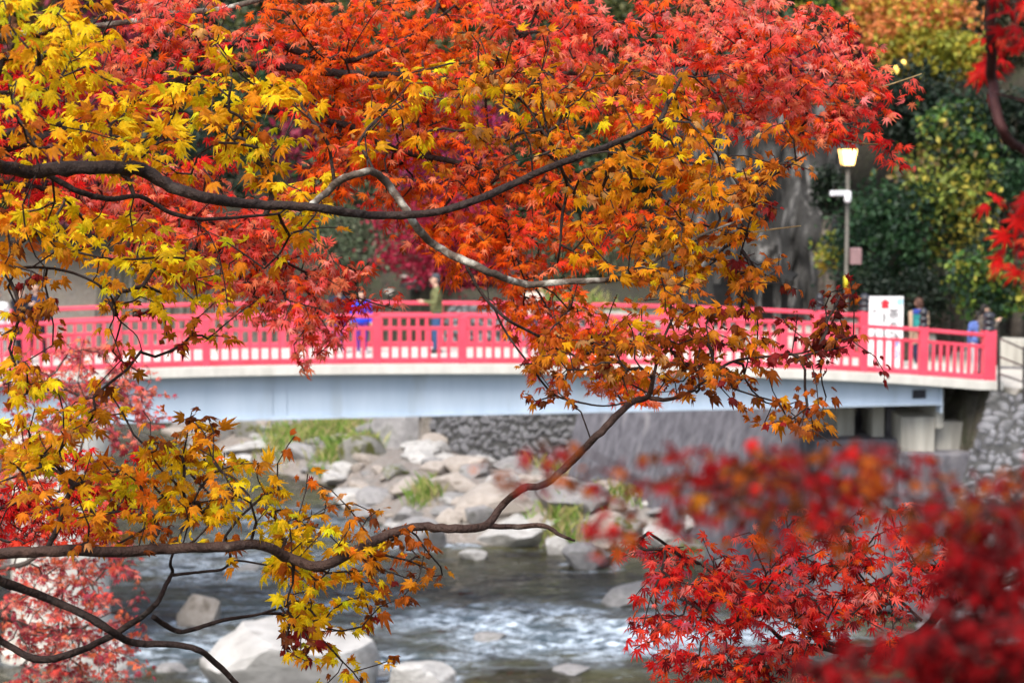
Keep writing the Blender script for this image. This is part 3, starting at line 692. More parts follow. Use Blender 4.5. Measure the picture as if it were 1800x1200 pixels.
bt('evergreen_tree', 'dark olive tree behind the near limb at the top right corner', 1760, 60, 70, 95, 100, 3600, .24, [((.05, .045, .02), 3), ((.03, .035, .018), 3)], clumps=24)
bt('evergreen_tree', 'dark evergreen filling the gap behind the orange leaves', 1320, 180, 71, 110, 110, 4800, .22, DARK, clumps=30)
# centre and left, beyond the bridge
bt('background_maple', 'deep crimson maple behind the walker in olive', 790, 430, 74, 105, 95, 6500, .17, CRIM, 'maple', clumps=34)
bt('background_maple', 'crimson maple glimpsed above the main limb', 800, 265, 84, 120, 75, 4200, .2, MAG, 'maple', clumps=28)
bt('background_shrub', 'grey green shrub left of the crimson maple', 640, 440, 80, 80, 70, 3200, .19, GREYG, 'shrub', clumps=24)
bt('background_shrub', 'dull green shrub behind the bridge rail in the middle', 1000, 450, 76, 90, 65, 3600, .18, GREYG, 'shrub', clumps=26)
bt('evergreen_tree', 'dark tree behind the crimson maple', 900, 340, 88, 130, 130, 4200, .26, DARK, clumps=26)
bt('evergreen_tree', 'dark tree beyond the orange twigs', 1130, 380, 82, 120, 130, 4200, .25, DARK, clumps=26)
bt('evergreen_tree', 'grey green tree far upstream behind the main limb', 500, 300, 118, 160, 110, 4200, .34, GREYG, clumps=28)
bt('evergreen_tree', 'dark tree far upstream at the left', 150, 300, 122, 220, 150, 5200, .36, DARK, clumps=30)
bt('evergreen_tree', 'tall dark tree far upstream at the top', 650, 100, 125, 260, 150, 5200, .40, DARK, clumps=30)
bt('evergreen_tree', 'tall grey green tree at the top of the far slope', 1100, 80, 100, 200, 140, 5200, .33, GREYG, clumps=30)
g_ = random.Random(5)
SLOPE_KINDS = (('grey green', GREYG), ('dark green', DARK), ('deep green', GREEN), ('olive', [((.10, .10, .03), 2), ((.06, .07, .02), 2)]), ('russet', [((.22, .08, .03), 2), ((.14, .07, .03), 2)]), ('plum red', [((.20, .015, .04), 2), ((.12, .02, .03), 2)]))
for i in range(70):
    px, py = (i*137.5) % 1650 - 60 + g_.uniform(-30, 30), 20 + (i % 7)*72 + g_.uniform(-25, 25)
    p = ground_hit(px, py, 69, 240); h = p.y*g_.uniform(.045, .07)
    kind, pal = SLOPE_KINDS[g_.choice((0, 0, 1, 1, 2, 2, 3, 3, 4, 5))]
    if px > 1250 and p.y < 75: continue
    bg_tree('hillside_tree', kind + ' tree on the far wooded slope behind the maples', p, (p.x, p.y, p.z+h*.6), (h*.5, h*.45, h*.5), 1400, p.y*.0042, pal, 'tree', 'trees on the far slope', clumps=18, trunk_r=.14)
# grass on the far bank
def grass(name, label, spots, pal, n=750):
    P = []; C = []
    for (px, py, r, m) in spots:
        p = ground_hit(px, py)
        k = int(n*m); q = RNG.normal(size=(k, 2))*np.array([r, r*1.6])*p.y/FPX
        X, Y = p.x+q[:, 0], p.y+q[:, 1]; P.append(np.stack([X, Y, height(X, Y)+.02], -1))
    P = np.concatenate(P); n = len(P); h = RNG.uniform(.18, .55, n)[:, None]; a = RNG.uniform(0, 6.28, n)
    s = np.stack([np.cos(a), np.sin(a), 0*a], -1)*.018; lean = RNG.normal(size=(n, 3))*np.array([.35, .35, 0])
    V = np.stack([P-s, P+s, P + h*.6*np.array([0, 0, 1.]) + lean*h*.35 + s*.6, P + h*np.array([0, 0, 1.]) + lean*h], 1).reshape(-1, 3)
    i = np.arange(n)[:, None]*4; F = np.concatenate([i+[0, 1, 2], i+[0, 2, 3]], 0)
    c = np.array([p[0] for p in pal])[RNG.choice(len(pal), n)]*RNG.uniform(.7, 1.3, (n, 1))
    o = link_mesh(name, mesh_np(name, V, F, M['bgleaf'], False, np.repeat(c, 4, 0))); tag(o, label, 'grass', kind='stuff')
GP = [((.14, .26, .04), 1), ((.22, .34, .06), 1), ((.36, .36, .12), 1), ((.42, .35, .17), 1)]
grass('grass', 'green grass tufts on the stony bank under the girder', [(560, 765, 22, 1), (610, 760, 22, 1), (640, 785, 14, .5), (500, 775, 25, .7), (585, 805, 18, .6), (750, 870, 16, .5), (680, 770, 12, .4), (985, 925, 22, .6), (1020, 770, 25, .7), (960, 800, 18, .4), (1090, 880, 25, .5), (1440, 1000, 20, .5), (1060, 830, 20, .4)], GP)

# ---------------------------------------------------------------- cliff with a dark shelter
def cliff_mesh():
    g = 70; V = np.zeros((g+1, g+1, 3)); P = []
    a, b = at(1180, 600, 66.5), at(1500, 600, 63.5)
    for j in range(g+1):
        for i in range(g+1):
            u, v = i/g, j/g; p = a.lerp(b, u); P.append((p.x, p.y, 3.6 + v*9.2))
    P = np.array(P); x, z = P[:, 0], P[:, 2]
    d = 2.4*(fbm(x*1.1, z*.35, 4, 15)-.5) + 1.3*(np.abs(vnoise(x*2.3, z*.4, 17)-.5)) + .5*(fbm(x*3, z*1.1, 3, 19)-.5)
    P[:, 1] -= d; P[:, 1] += (z-3.6)*.10 + 2.5*np.maximum(0, np.abs((x-x.mean())/(x.max()-x.min())*2)-.75)**2*16
    P[:, 2] = 3.6 + (z-3.6)*(.72 + .45*(fbm(x*.8, x*0+3, 3, 8)))
    F = [(j*(g+1)+i, j*(g+1)+i+1, (j+1)*(g+1)+i+1, (j+1)*(g+1)+i) for j in range(g) for i in range(g)]
    # closed back
    back = P.copy(); back[:, 1] = P[:, 1].max() + 1.5; N = len(P)
    F += [(N+a_, N+d_, N+c_, N+b_) for (a_, b_, c_, d_) in F[:g*g]]
    for i in range(g):
        F.append((i, N+i, N+i+1, i+1)); t = g*(g+1)+i; F.append((t, t+1, N+t+1, N+t))
        l = i*(g+1); F.append((l, l+g+1, N+l+g+1, N+l)); r = l+g; F.append((r, N+r, N+r+g+1, r+g+1))
    return mesh_np('cliff', np.concatenate([P, back]), np.array(F), M['cliff'], True)
tag(link_mesh('rock_cliff', cliff_mesh()), 'streaked grey rock cliff behind the bridge end left of the lamp', 'cliff')
sh = empty('roadside_shelter', at(1330, 560, 63.0), 'small shelter with dark sloping roof at the foot of the cliff', 'shelter')
a, b = at(1225, 432, 63.2), at(1398, 487, 62.6)
mb = MB(); mb.bar(a, b, 1.6, .10); mb.build('roof', M['roof_dark'], sh)
for px in (1248, 1290, 1332, 1366):
    t = at(px, 470 + (px-1300)*.3, 62.4); z0 = hz(t.x, 62.4)
    MB().box((t.x, 62.4, (z0+t.z-.05)/2), (.17, .17, t.z-.05-z0), ax=(1, .1)).build('post', M['cliff'], sh)
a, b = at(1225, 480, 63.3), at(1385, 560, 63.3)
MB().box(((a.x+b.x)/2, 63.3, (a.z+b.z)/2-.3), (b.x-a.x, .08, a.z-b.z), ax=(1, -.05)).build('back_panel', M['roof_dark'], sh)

# ---------------------------------------------------------------- street lamp, security camera, far lights
LY = 53.2
lp = at(1487, 540, LY); zg0 = hz(lp.x, LY); ztop = at(1487, 293, LY).z
lamp = empty('street_lamp', (lp.x, LY, zg0), 'lit lantern street lamp on a grey post beside the cliff', 'lamp')
MB().tube([(lp.x, LY, zg0), (lp.x, LY, ztop)], .05, 12).build('post', M['pole'], lamp, True)
MB().lathe((lp.x, LY, zg0), [(.13, 0), (.13, .35), (.09, .4)], 12).build('post_base', M['pole'], lamp)
zc = at(1487, 276, LY).z
mb = MB()
vs = [(lp.x+sx*w, LY+sy*w, z) for z, w in ((zc-.20, .135), (zc+.19, .205)) for sx, sy in ((-1, -1), (1, -1), (1, 1), (-1, 1))]
mb.add(vs, [(3, 2, 1, 0), (4, 5, 6, 7), (0, 1, 5, 4), (1, 2, 6, 5), (2, 3, 7, 6), (3, 0, 4, 7)]).build('lantern_glass', M['lamp_glass'], lamp)
mb = MB()
for k in range(4): mb.bar(vs[k], vs[k+4], .03, .03)
for k in range(4): mb.bar(vs[k], vs[(k+1) % 4], .03, .03); mb.bar(vs[4+k], vs[4+(k+1) % 4], .03, .03)
mb.build('lantern_frame', M['metal_dark'], lamp)
MB().box((lp.x, LY, zc+.29), (.54, .54, .16), taper=.3).build('lantern_roof', M['metal_dark'], lamp)
MB().lathe((lp.x, LY, ztop-.02), [(.10, 0), (.14, .06), (.10, .10)], 12).build('lantern_collar', M['metal_dark'], lamp)
zb = at(1487, 450, LY).z
MB().box((lp.x+.2, LY-.02, zb), (.26, .26, .38)).build('junction_box', M['box_pink'], lamp, bevel=.015)
MB().tube([(lp.x, LY, at(0, 507, LY).z), (lp.x, LY, at(0, 485, LY).z)], .058, 12).build('warning_band', M['yellow_tape'], lamp, True)
cc = at(1480, 342, LY); c1 = at(1466, 339, LY)
sec = empty('security_camera', (lp.x, LY, cc.z), 'white security camera clamped to the lamp post', 'camera')
MB().bar((lp.x-.01, LY-.08, cc.z+.04), (c1.x-.12, LY-.36, c1.z), .11, .12).build('camera_body', M['cam_white'], sec, bevel=.02)
MB().lathe((lp.x-.02, LY-.16, cc.z-.19), [(.05, 0), (.085, .05), (.085, .17), (.05, .2)], 12).build('camera_dome', M['cam_white'], sec, True)
MB().box((lp.x, LY-.08, cc.z), (.12, .14, .16)).build('bracket', M['cam_white'], sec)
for (px, py, lab, r) in [(1572, 122, 'warm yellow garden light low on the hillside path', .13), (1588, 110, 'small pale garden light above the yellow one', .07)]:
    p = at(px, py, 62.5); bz = min(hz(p.x, 62.5), p.z-.5)
    e = empty('garden_light', (p.x, 62.5, bz), lab, 'light', 'hillside garden lights')
    MB().tube([(p.x, 62.5, bz), (p.x, 62.5, p.z-r)], .03, 8).build('stake', M['metal_dark'], e)
    MB().lathe((p.x, 62.5, p.z-r), [(r*.5, 0), (r*.9, r*.5), (r, r), (r*.8, r*1.6), (r*.3, r*2)], 12).build('globe', M['lamp_far'], e, True)
    MB().lathe((p.x, 62.5, p.z+r), [(r*.9, 0), (r*.2, .08)], 12).build('cap', M['metal_dark'], e, True)

# ---------------------------------------------------------------- sign board
SY = 52.0
a, b = at(1528, 521, SY), at(1588, 521, SY); zt = a.z; zb0 = hz((a.x+b.x)/2, SY); zb = max(zb0+.12, at(1528, 655, SY).z)
sg = empty('sign_board', ((a.x+b.x)/2, SY, zb0), 'tall white sign with red emblem and vertical lettering at the bridge end', 'sign')
cx, W = (a.x+b.x)/2, b.x-a.x
MB().box((cx, SY, (zt+zb)/2), (W, .05, zt-zb)).build('panel', M['white'], sg, bevel=.006)
for sx in (-1, 1): MB().box((cx+sx*W*.4, SY+.05, (zt+zb0)/2-.1), (.05, .05, zt-zb0-.2)).build('leg', M['metal_dark'], sg)
def flat(name, pts, mat, y): MB().add([(x, y, z) for x, z in pts] + [(x, y+.006, z) for x, z in pts], [tuple(range(len(pts))), tuple(range(len(pts)*2-1, len(pts)-1, -1))] + [(i, (i+1) % len(pts), len(pts)+(i+1) % len(pts), len(pts)+i) for i in range(len(pts))]).build(name, mat, sg)
e = at(1555.5, 534, SY); k = SY/FPX
flat('emblem', [(e.x+x*k, e.z+z*k) for x, z in ((0, 9), (-10, 1.5), (-6, 1), (-6.5, -8), (6.5, -8), (6, 1), (10, 1.5))], M['sign_red'], SY-.034)
e = at(1581, 530, SY)
flat('corner_disc', [(e.x+6*k*math.cos(t*.4488), e.z+6.5*k*math.sin(t*.4488)) for t in range(14)], M['sign_blue'], SY-.034)
def glyph(ch, px, py, size, mat, name='lettering'):
    c = bpy.data.curves.new('lettering', 'FONT'); c.body = ch; c.size = size; c.align_x = 'CENTER'; c.align_y = 'CENTER'; c.extrude = .003
    c.materials.append(mat); o = bpy.data.objects.new(name, c); COL.objects.link(o); o.parent = sg
    dg = bpy.context.evaluated_depsgraph_get(); me = bpy.data.meshes.new_from_object(o.evaluated_get(dg)); bpy.data.objects.remove(o); o = link_mesh(name, me, sg)
    p = at(px, py, SY); o.location = Vector((p.x, SY-.032, p.z)) - sg.location; o.rotation_euler = (math.pi/2, 0, 0)
    return o
glyph('茶', 1571, 553, .27, M['ink'])
def strokes(px, py, w, h, n, mat, seed):                 # lettering too blurred to read: brush strokes of the same size
    g = random.Random(seed); mb = MB()
    for i in range(n):
        x, y = px+g.uniform(-w, w)/2, py+g.uniform(-h, h)/2; hor = g.random() < .55
        dx, dy = (w*g.uniform(.25, .45), g.uniform(-1, 1)) if hor else (g.uniform(-1, 1), h*g.uniform(.25, .45))
        p, q = at(x-dx, y-dy, SY), at(x+dx, y+dy, SY); mb.bar((p.x, SY-.031-i*.0006, p.z), (q.x, SY-.031-i*.0006, q.z), .004, .016)
    mb.build('lettering', mat, sg)
strokes(1571, 571, 11, 9, 8, M['ink'], 1); strokes(1571, 588, 11, 9, 8, M['ink'], 2); strokes(1554, 560, 4, 14, 6, M['ink'], 3)
strokes(1554, 585, 4, 18, 7, M['ink'], 4); strokes(1536, 548, 6, 5, 6, M['ink'], 5); strokes(1537, 586, 4, 14, 6, M['ink'], 6)
strokes(1577, 606, 5, 12, 8, M['ink_blue'], 7); strokes(1577, 622, 5, 12, 8, M['ink_blue'], 8)

# ---------------------------------------------------------------- metal fence and path kerb at the right
fn = empty('metal_fence', near_pt(1756, 690), 'dark metal rail fence leading off the bridge end down the path', 'fence')
fp = [at(1756, 690, 49.6), at(1800, 702, 47.9), at(1850, 716, 46.2), at(1900, 735, 44.6)]; ft = [at(1756, 592, 49.6), at(1800, 612, 47.9), at(1850, 636, 46.2), at(1900, 660, 44.6)]
for p, t in zip(fp, ft): MB().tube([p, t + Vector((0, 0, .03))], .032, 8).build('post', M['metal_dark'], fn)
for i in range(3):
    for fr in (.02, .35, .66): MB().tube([ft[i].lerp(fp[i], fr), ft[i+1].lerp(fp[i+1], fr)], .02, 8).build('rail', M['metal_dark'], fn)
kw = empty('low_wall', at(1800, 612, 54.0), 'low grey stone kerb wall across the path behind the fence', 'wall')
a, b = at(1757, 612, 54.0), at(1900, 622, 53.2)
MB().bar((a.x, a.y, hz(a.x, a.y)+.32), (b.x, b.y, hz(b.x, b.y)+.32), .4, .75).build('coping', M['conc_old'], kw, bevel=.04)
MB().bar((a.x, a.y-.02, hz(a.x, a.y)-.02), (b.x, b.y-.02, hz(b.x, b.y)-.02), .5, .1).build('footing', M['wall_grey'], kw)

# ---------------------------------------------------------------- people
CLOTH = {}
def cloth(c, r=.85):
    k = tuple(round(x, 3) for x in c)
    if k not in CLOTH: CLOTH[k] = noisy('cloth', tuple(x*.75 for x in c), tuple(min(1, x*1.15) for x in c), 14, r, .25, bscale=60)
    return CLOTH[k]
SKIN = noisy('skin', (.50, .30, .21), (.60, .38, .28), 8, .55, .05)
def capsules_mesh(caps, voxel, smooth=3):
    bm = bmesh.new()
    for c in caps:
        p, r0, q, r1 = Vector(c[0]), c[1], Vector(c[2]), c[3]; d = q-p; L = max(d.length, 1e-4); d = d.normalized()
        a = Vector((0, 1, 0)) if abs(d.y) < .9 else Vector((1, 0, 0)); x = d.cross(a).normalized(); y = d.cross(x); N = 10
        rings = [(p - d*r0*math.cos(t), r0*math.sin(t)) for t in (.25, .7, 1.15, 1.57)] + [(q + d*r1*math.sin(t), r1*math.cos(t)) for t in (0, .42, .87, 1.32)]
        R_ = [[bm.verts.new(o + x*(r*math.cos(6.2832*k/N)) + y*(r*math.sin(6.2832*k/N))) for k in range(N)] for o, r in rings]
        for i in range(len(R_)-1):
            for k in range(N): bm.faces.new((R_[i][k], R_[i][(k+1) % N], R_[i+1][(k+1) % N], R_[i+1][k]))
        bm.faces.new(R_[0][::-1]); bm.faces.new(R_[-1])
    bmesh.ops.recalc_face_normals(bm, faces=bm.faces)
    me = bpy.data.meshes.new('tmp'); bm.to_mesh(me); bm.free()
    o = bpy.data.objects.new('tmp', me); COL.objects.link(o)
    m = o.modifiers.new('r', 'REMESH'); m.mode = 'VOXEL'; m.voxel_size = voxel; m.use_smooth_shade = True
    if smooth: s = o.modifiers.new('s', 'SMOOTH'); s.factor = .5; s.iterations = smooth
    dg = bpy.context.evaluated_depsgraph_get(); dg.update(); out = bpy.data.meshes.new_from_object(o.evaluated_get(dg))
    bpy.data.objects.remove(o); bpy.data.meshes.remove(me)
    return out
def person(label, foot, face_deg, H=1.66, coat=(.1, .1, .1), trousers=(.03, .035, .06), hair=(.015, .012, .010), shoes=(.03, .03, .03), pose='walk', coat_len=.0, lean=0.0, hat=None, group='walkers on the bridge'):
    k = H/1.70; g = random.Random(hash(label) & 0xffff)
    root = empty('person', foot, label, 'person', group); root.rotation_euler = (0, 0, R(face_deg))   # faces local -Y
    st = .16 if pose == 'walk' else .03
    caps = []
    def cap(p, r0, q, r1, m): caps.append((Vector(p)*k, r0*k, Vector(q)*k, r1*k, m))
    for sx, dy in ((-1, -st), (1, st)):
        hip, knee, ank = (sx*.09, 0, .90), (sx*.095, dy*.55-.02, .49), (sx*.09, dy, .10)
        cap(hip, .098, knee, .066, 'trousers'); cap(knee, .066, ank, .045, 'trousers'); cap((sx*.09, dy+.03, .05), .045, (sx*.10, dy-.14, .035), .036, 'shoes')
    cap((-.07, 0, .93), .125, (.07, 0, .93), .125, 'coat'); cap((0, 0, .95), .14, (0, -.01-lean*.5, 1.18), .13, 'coat')
    cap((-.075, -.01-lean, 1.26), .125, (.075, -.01-lean, 1.26), .125, 'coat'); cap((-.13, -lean, 1.37), .075, (.13, -lean, 1.37), .075, 'coat')
    if coat_len: cap((-.08, 0, .90), .14, (-.09, 0, .90-coat_len), .125, 'coat'); cap((.08, 0, .90), .14, (.09, 0, .90-coat_len), .125, 'coat')
    cap((0, -.01-lean, 1.40), .058, (0, -.02-lean*1.1, 1.50), .052, 'skin')
    hy = -.035-lean*1.2
    cap((0, hy+.02, 1.615), .088, (0, hy-.01, 1.585), .078, 'skin'); cap((0, hy-.03, 1.53), .052, (0, hy-.045, 1.525), .045, 'skin')
    cap((0, hy-.098, 1.60), .010, (0, hy-.112, 1.57), .015, 'skin')
    for sx in (-1, 1): cap((sx*.088, hy+.015, 1.60), .018, (sx*.09, hy+.02, 1.575), .015, 'skin')
    for sx in (-1, 1):
        sh_ = Vector((sx*.195, -lean, 1.36))
        if pose == 'rail': el, wr = Vector((sx*.24, -.20-lean, 1.14)), Vector((sx*.13, -.42-lean, 1.10))
        elif pose == 'phone': el, wr = Vector((sx*.24, -.12-lean, 1.10)), Vector((sx*.07, -.34-lean, 1.30))
        elif pose == 'one' and sx > 0: el, wr = Vector((sx*.27, -.08, 1.10)), Vector((sx*.26, -.30, 1.14))
        else:
            sw = .08*sx if pose == 'walk' else .02; el, wr = Vector((sx*.25, .04+sw, 1.10)), Vector((sx*.25, -.04+sw*2, .86))
        cap(sh_, .068, el, .050, 'coat'); cap(el, .050, wr, .036, 'coat')
        d = (wr-el).normalized(); hand = wr + d*.055; cap(wr, .028, hand, .034, 'skin')
        side = d.cross(Vector((1, 0, 0.01))).normalized()
        for f in range(4):
            b = hand + d*.02 + side*((f-1.5)*.019); tip = b + d*(.062, .075, .07, .052)[f] + Vector((-sx*.012, -.012, 0)); cap(b, .0095, tip, .008, 'skin')
        cap(wr + d*.03 + side*-.028, .011, wr + d*.075 + side*-.055, .009, 'skin')
    me = capsules_mesh([c[:4] for c in caps], .0145, 2)
    mats = {'skin': SKIN, 'coat': cloth(coat), 'trousers': cloth(trousers), 'shoes': cloth(shoes, .6)}; order = list(mats)
    me.materials.clear()
    for n in order: me.materials.append(mats[n])
    nf = len(me.polygons); C = np.empty(nf*3, np.float32); me.polygons.foreach_get('center', C); C = C.reshape(-1, 3)
    best = np.full(nf, 1e9); mi = np.zeros(nf, np.int32)
    for (p, r0, q, r1, m) in caps:
        p, q = np.array(p), np.array(q); d = q-p; t = np.clip((C-p)@d/(d@d+1e-9), 0, 1); dd = np.linalg.norm(C-p-t[:, None]*d, axis=1) - (r0+(r1-r0)*t)
        w = dd < best; best[w] = dd[w]; mi[w] = order.index(m)
    me.polygons.foreach_set('material_index', mi); me.polygons.foreach_set('use_smooth', np.ones(nf, bool))
    link_mesh('body', me, root)
    hc = [((0, hy+.035, 1.635), .095, (0, hy+.045, 1.60), .09), ((-.05, hy+.03, 1.66), .055, (.05, hy+.03, 1.66), .055), ((0, hy-.04, 1.68), .04, (0, hy+.05, 1.69), .045)]
    if hat is None: hc += [((-.05, hy+.07, 1.58), .05, (-.05, hy+.06, 1.50), .04), ((.05, hy+.07, 1.58), .05, (.05, hy+.06, 1.50), .04)]
    hm = capsules_mesh([(Vector(a)*k, r*k, Vector(b)*k, s*k) for a, r, b, s in hc], .014, 2)
    hm.materials.clear(); hm.materials.append(cloth(hat or hair, .6)); link_mesh('hat' if hat else 'hair', hm, root)
    em = MB()
    for sx in (-1, 1): em.lathe((sx*.032*k, (hy-.083)*k, 1.603*k), [(.004, -.007), (.010, 0), (.004, .007)], 8)
    link_mesh('eyes', em.mesh('eyes', M['ink']), root)
    link_mesh('mouth', MB().box((0, (hy-.088)*k, 1.528*k), (.042*k, .02*k, .009*k)).mesh('mouth', cloth((.35, .10, .09))), root)
    return root
def bridge_at(px, t):
    lo, hi = -17.0, 11.0
    for _ in range(40):
        m = (lo+hi)/2; p = bpt(m, t)
        d = p - Vector((0, 0, CAMZ)); dep = d.y*CP - d.z*SP
        if 900 + d.x/dep*FPX < px: lo = m
        else: hi = m
    p = bpt(lo, t); return (p.x, p.y, p.z-.045)
person('person in an olive coat walking left on the bridge before the crimson maple', bridge_at(768, 2.5), -80, 1.74, (.14, .15, .06), (.04, .09, .20), (.05, .05, .05), pose='one', hat=(.06, .07, .08))
person('person in a bright blue jacket on the bridge under the red leaf tips', bridge_at(636, 2.3), 12, 1.40, (.02, .07, .75), (.10, .03, .22), pose='stand', shoes=(.6, .6, .6))
person('person in a dark navy jacket beside the one in bright blue', bridge_at(597, 2.4), 5, 1.50, (.018, .02, .045), (.08, .03, .18), pose='stand', shoes=(.6, .6, .62))
person('person in a black jacket with hands raised near the left end of the bridge', bridge_at(36, 2.2), 60, 1.66, (.012, .012, .02), (.02, .02, .03), pose='phone')
person('person in a dark navy jacket beside the black jacketed one at the left', bridge_at(66, 2.5), -20, 1.72, (.02, .03, .07), (.02, .02, .03), pose='walk')
person('person in white at the left picture edge on the bridge', bridge_at(-4, 1.6), 10, 1.66, (.78, .78, .78), (.5, .5, .52), (.25, .2, .18), pose='stand')
person('person in a pale jacket half hidden behind the orange leaves at mid bridge', bridge_at(938, 2.4), 160, 1.62, (.55, .45, .38), (.05, .05, .08), pose='walk')
def ground_p(px, Y):
    p = at(px, 600, Y); return (p.x, Y, hz(p.x, Y)+.005)
gp = ground_p(1614, 53.2)
pz = at(1614, 645, 53.2).z
person('person in a tan coat with a teal backpack walking off past the sign', gp, 195, 1.68, (.46, .32, .22), (.02, .025, .06), (.10, .045, .03), pose='walk', coat_len=.22, group='walkers at the bridge end')
bp_ = empty('backpack', (gp[0]-.02, gp[1]-.20, gp[2]+1.12), 'teal and blue backpack on the tan coat', 'backpack')
mb = MB(); mb.box(bp_.location + Vector((0, 0, .06)), (.30, .14, .40)); mb.build('bag', cloth((.02, .20, .20)), bp_, bevel=.05)
MB().box(bp_.location + Vector((0, -.01, .27)), (.31, .15, .12)).build('top_flap', cloth((.03, .06, .30)), bp_, bevel=.04)
MB().box(bp_.location + Vector((0, -.085, -.01)), (.22, .05, .18)).build('front_pocket', cloth((.03, .26, .24)), bp_, bevel=.02)
person('child in a blue top standing behind the capped end post', bridge_at(1728, 1.5), 170, 1.42, (.10, .16, .42), (.55, .55, .58), pose='stand', group='walkers at the bridge end')
person('person in a grey brown jacket leaving the bridge with hand raised', bridge_at(1757, 1.2), 100, 1.60, (.12, .10, .08), (.02, .02, .05), pose='phone', group='walkers at the bridge end')
#MAPLES ----------------------------------------------------------- Japanese maples of the near bank
def leaf_template(fam, curl, seed):
    """palmate leaf, lobes along +Y, unit length 1 from the leaf base to the middle tip"""
    g = np.random.default_rng(seed)
    if fam == 'broad': A = [0, 36, 72, 112]; Ls = [1, .93, .76, .46]; wid, sin_r = .155, .44
    else: A = [0, 35, 70, 108]; Ls = [1, .92, .72, .42]; wid, sin_r = .098, .30
    ang = [-A[3], -A[2], -A[1], 0, A[1], A[2], A[3]]; ln = [Ls[3], Ls[2], Ls[1], 1, Ls[1], Ls[2], Ls[3]]
    ang = [a + g.uniform(-4, 4) for a in ang]; ln = [l*g.uniform(.9, 1.08) for l in ln]
    V = [(0, 0, 0)]; F = []
    def pol(a, r): return (r*math.sin(R(a)), r*math.cos(R(a)))
    sins = []
    for i in range(8):
        if i == 0: a = ang[0]-26; r = .16
        elif i == 7: a = ang[6]+26; r = .16
        else: a = (ang[i-1]+ang[i])/2; r = sin_r*(ln[i-1]+ln[i])/2*g.uniform(.9, 1.1)
        x, y = pol(a, r); sins.append(len(V)); V.append((x, y, -.02))
    for i in range(7):
        a, l = ang[i], ln[i]; ux, uy = math.sin(R(a)), math.cos(R(a)); w = wid*(.55+.45*l)
        def q(t, sd, z): return (ux*l*t + uy*w*sd, uy*l*t - ux*w*sd, z)
        k = len(V); V += [q(.52, -1, -.035), q(1.0, 0, 0), q(.52, 1, -.035), q(.5, 0, .035)]
        sL, sR = sins[i], sins[i+1]; shL, tip, shR, m = k, k+1, k+2, k+3
        F += [(0, m, sL), (sL, m, shL), (shL, m, tip), (tip, m, shR), (shR, m, sR), (sR, m, 0)]
    V = np.array(V); r = np.hypot(V[:, 0], V[:, 1])
    V[:, 2] -= r**2*(.14, .62, .30, .80, .45, .22, .70, .38)[seed//17 % 8] + .10*V[:, 0]**2
    # twist of single lobes
    th = np.arctan2(V[:, 0], V[:, 1]); V[:, 2] += .10*curl*np.sin(th*2+g.uniform(0, 6))*r + .05*np.sin(th*3+g.uniform(0, 6))*r
    if curl >= 1:
        k = (1.5, 2.9)[curl-1]*g.uniform(.8, 1.3)          # roll the blade about its own axis and bend the tips in
        x = V[:, 0]; V[:, 0] = np.sin(x*k)/k; V[:, 2] -= (1-np.cos(x*k))/k*(1 if g.random() < .75 else -1)
        kk = (1.1, 2.4)[curl-1]*g.uniform(.7, 1.3); y = V[:, 1].copy(); z = V[:, 2].copy()
        V[:, 1] = np.sin(y*kk)/kk - z*np.sin(y*kk)*.5; V[:, 2] = z*np.cos(y*kk) - (1-np.cos(y*kk))/kk
    # petiole: a thin three-sided stalk to the twig
    n = len(V); pe = np.array([(-.014, 0, 0), (.014, 0, 0), (0, -.42, .10)]); V = np.concatenate([V, pe]); F.append((n, n+1, n+2))
    return V.astype(np.float32), np.array(F, np.int32)
TPL = {}
def tpl(fam, curl, s):
    if (fam, curl, s) not in TPL: TPL[(fam, curl, s)] = leaf_template(fam, curl, 1000 + s*17 + curl*5 + (0 if fam == 'broad' else 500))
    return TPL[(fam, curl, s)]
NV = 8
# leaf colours: name -> (albedo, curl)
LC = {
 'green': ((.36, .40, .015), 0), 'lime': ((.62, .54, .012), 0), 'yellow': ((.90, .60, .010), 0), 'gold': ((.84, .40, .007), 1), 'amber': ((.72, .25, .008), 1),
 'ochre': ((.55, .19, .010), 1), 'rust': ((.46, .105, .010), 2), 'tan': ((.55, .28, .09), 2), 'brown': ((.20, .050, .010), 2), 'maroon': ((.10, .012, .008), 2), 'winered': ((.22, .014, .012), 2),
 'vermil': ((.86, .115, .008), 0), 'flame': ((.88, .19, .010), 0), 'scarlet': ((.84, .065, .028), 0), 'red': ((.68, .014, .012), 0), 'rose': ((.88, .12, .09), 0), 'pink': ((.90, .26, .20), 0),
 'salmon': ((.90, .24, .11), 0), 'crimson': ((.34, .005, .008), 0), 'dark': ((.11, .003, .005), 1), 'mauve': ((.52, .08, .11), 0), 'dusk': ((.30, .03, .04), 1),
}
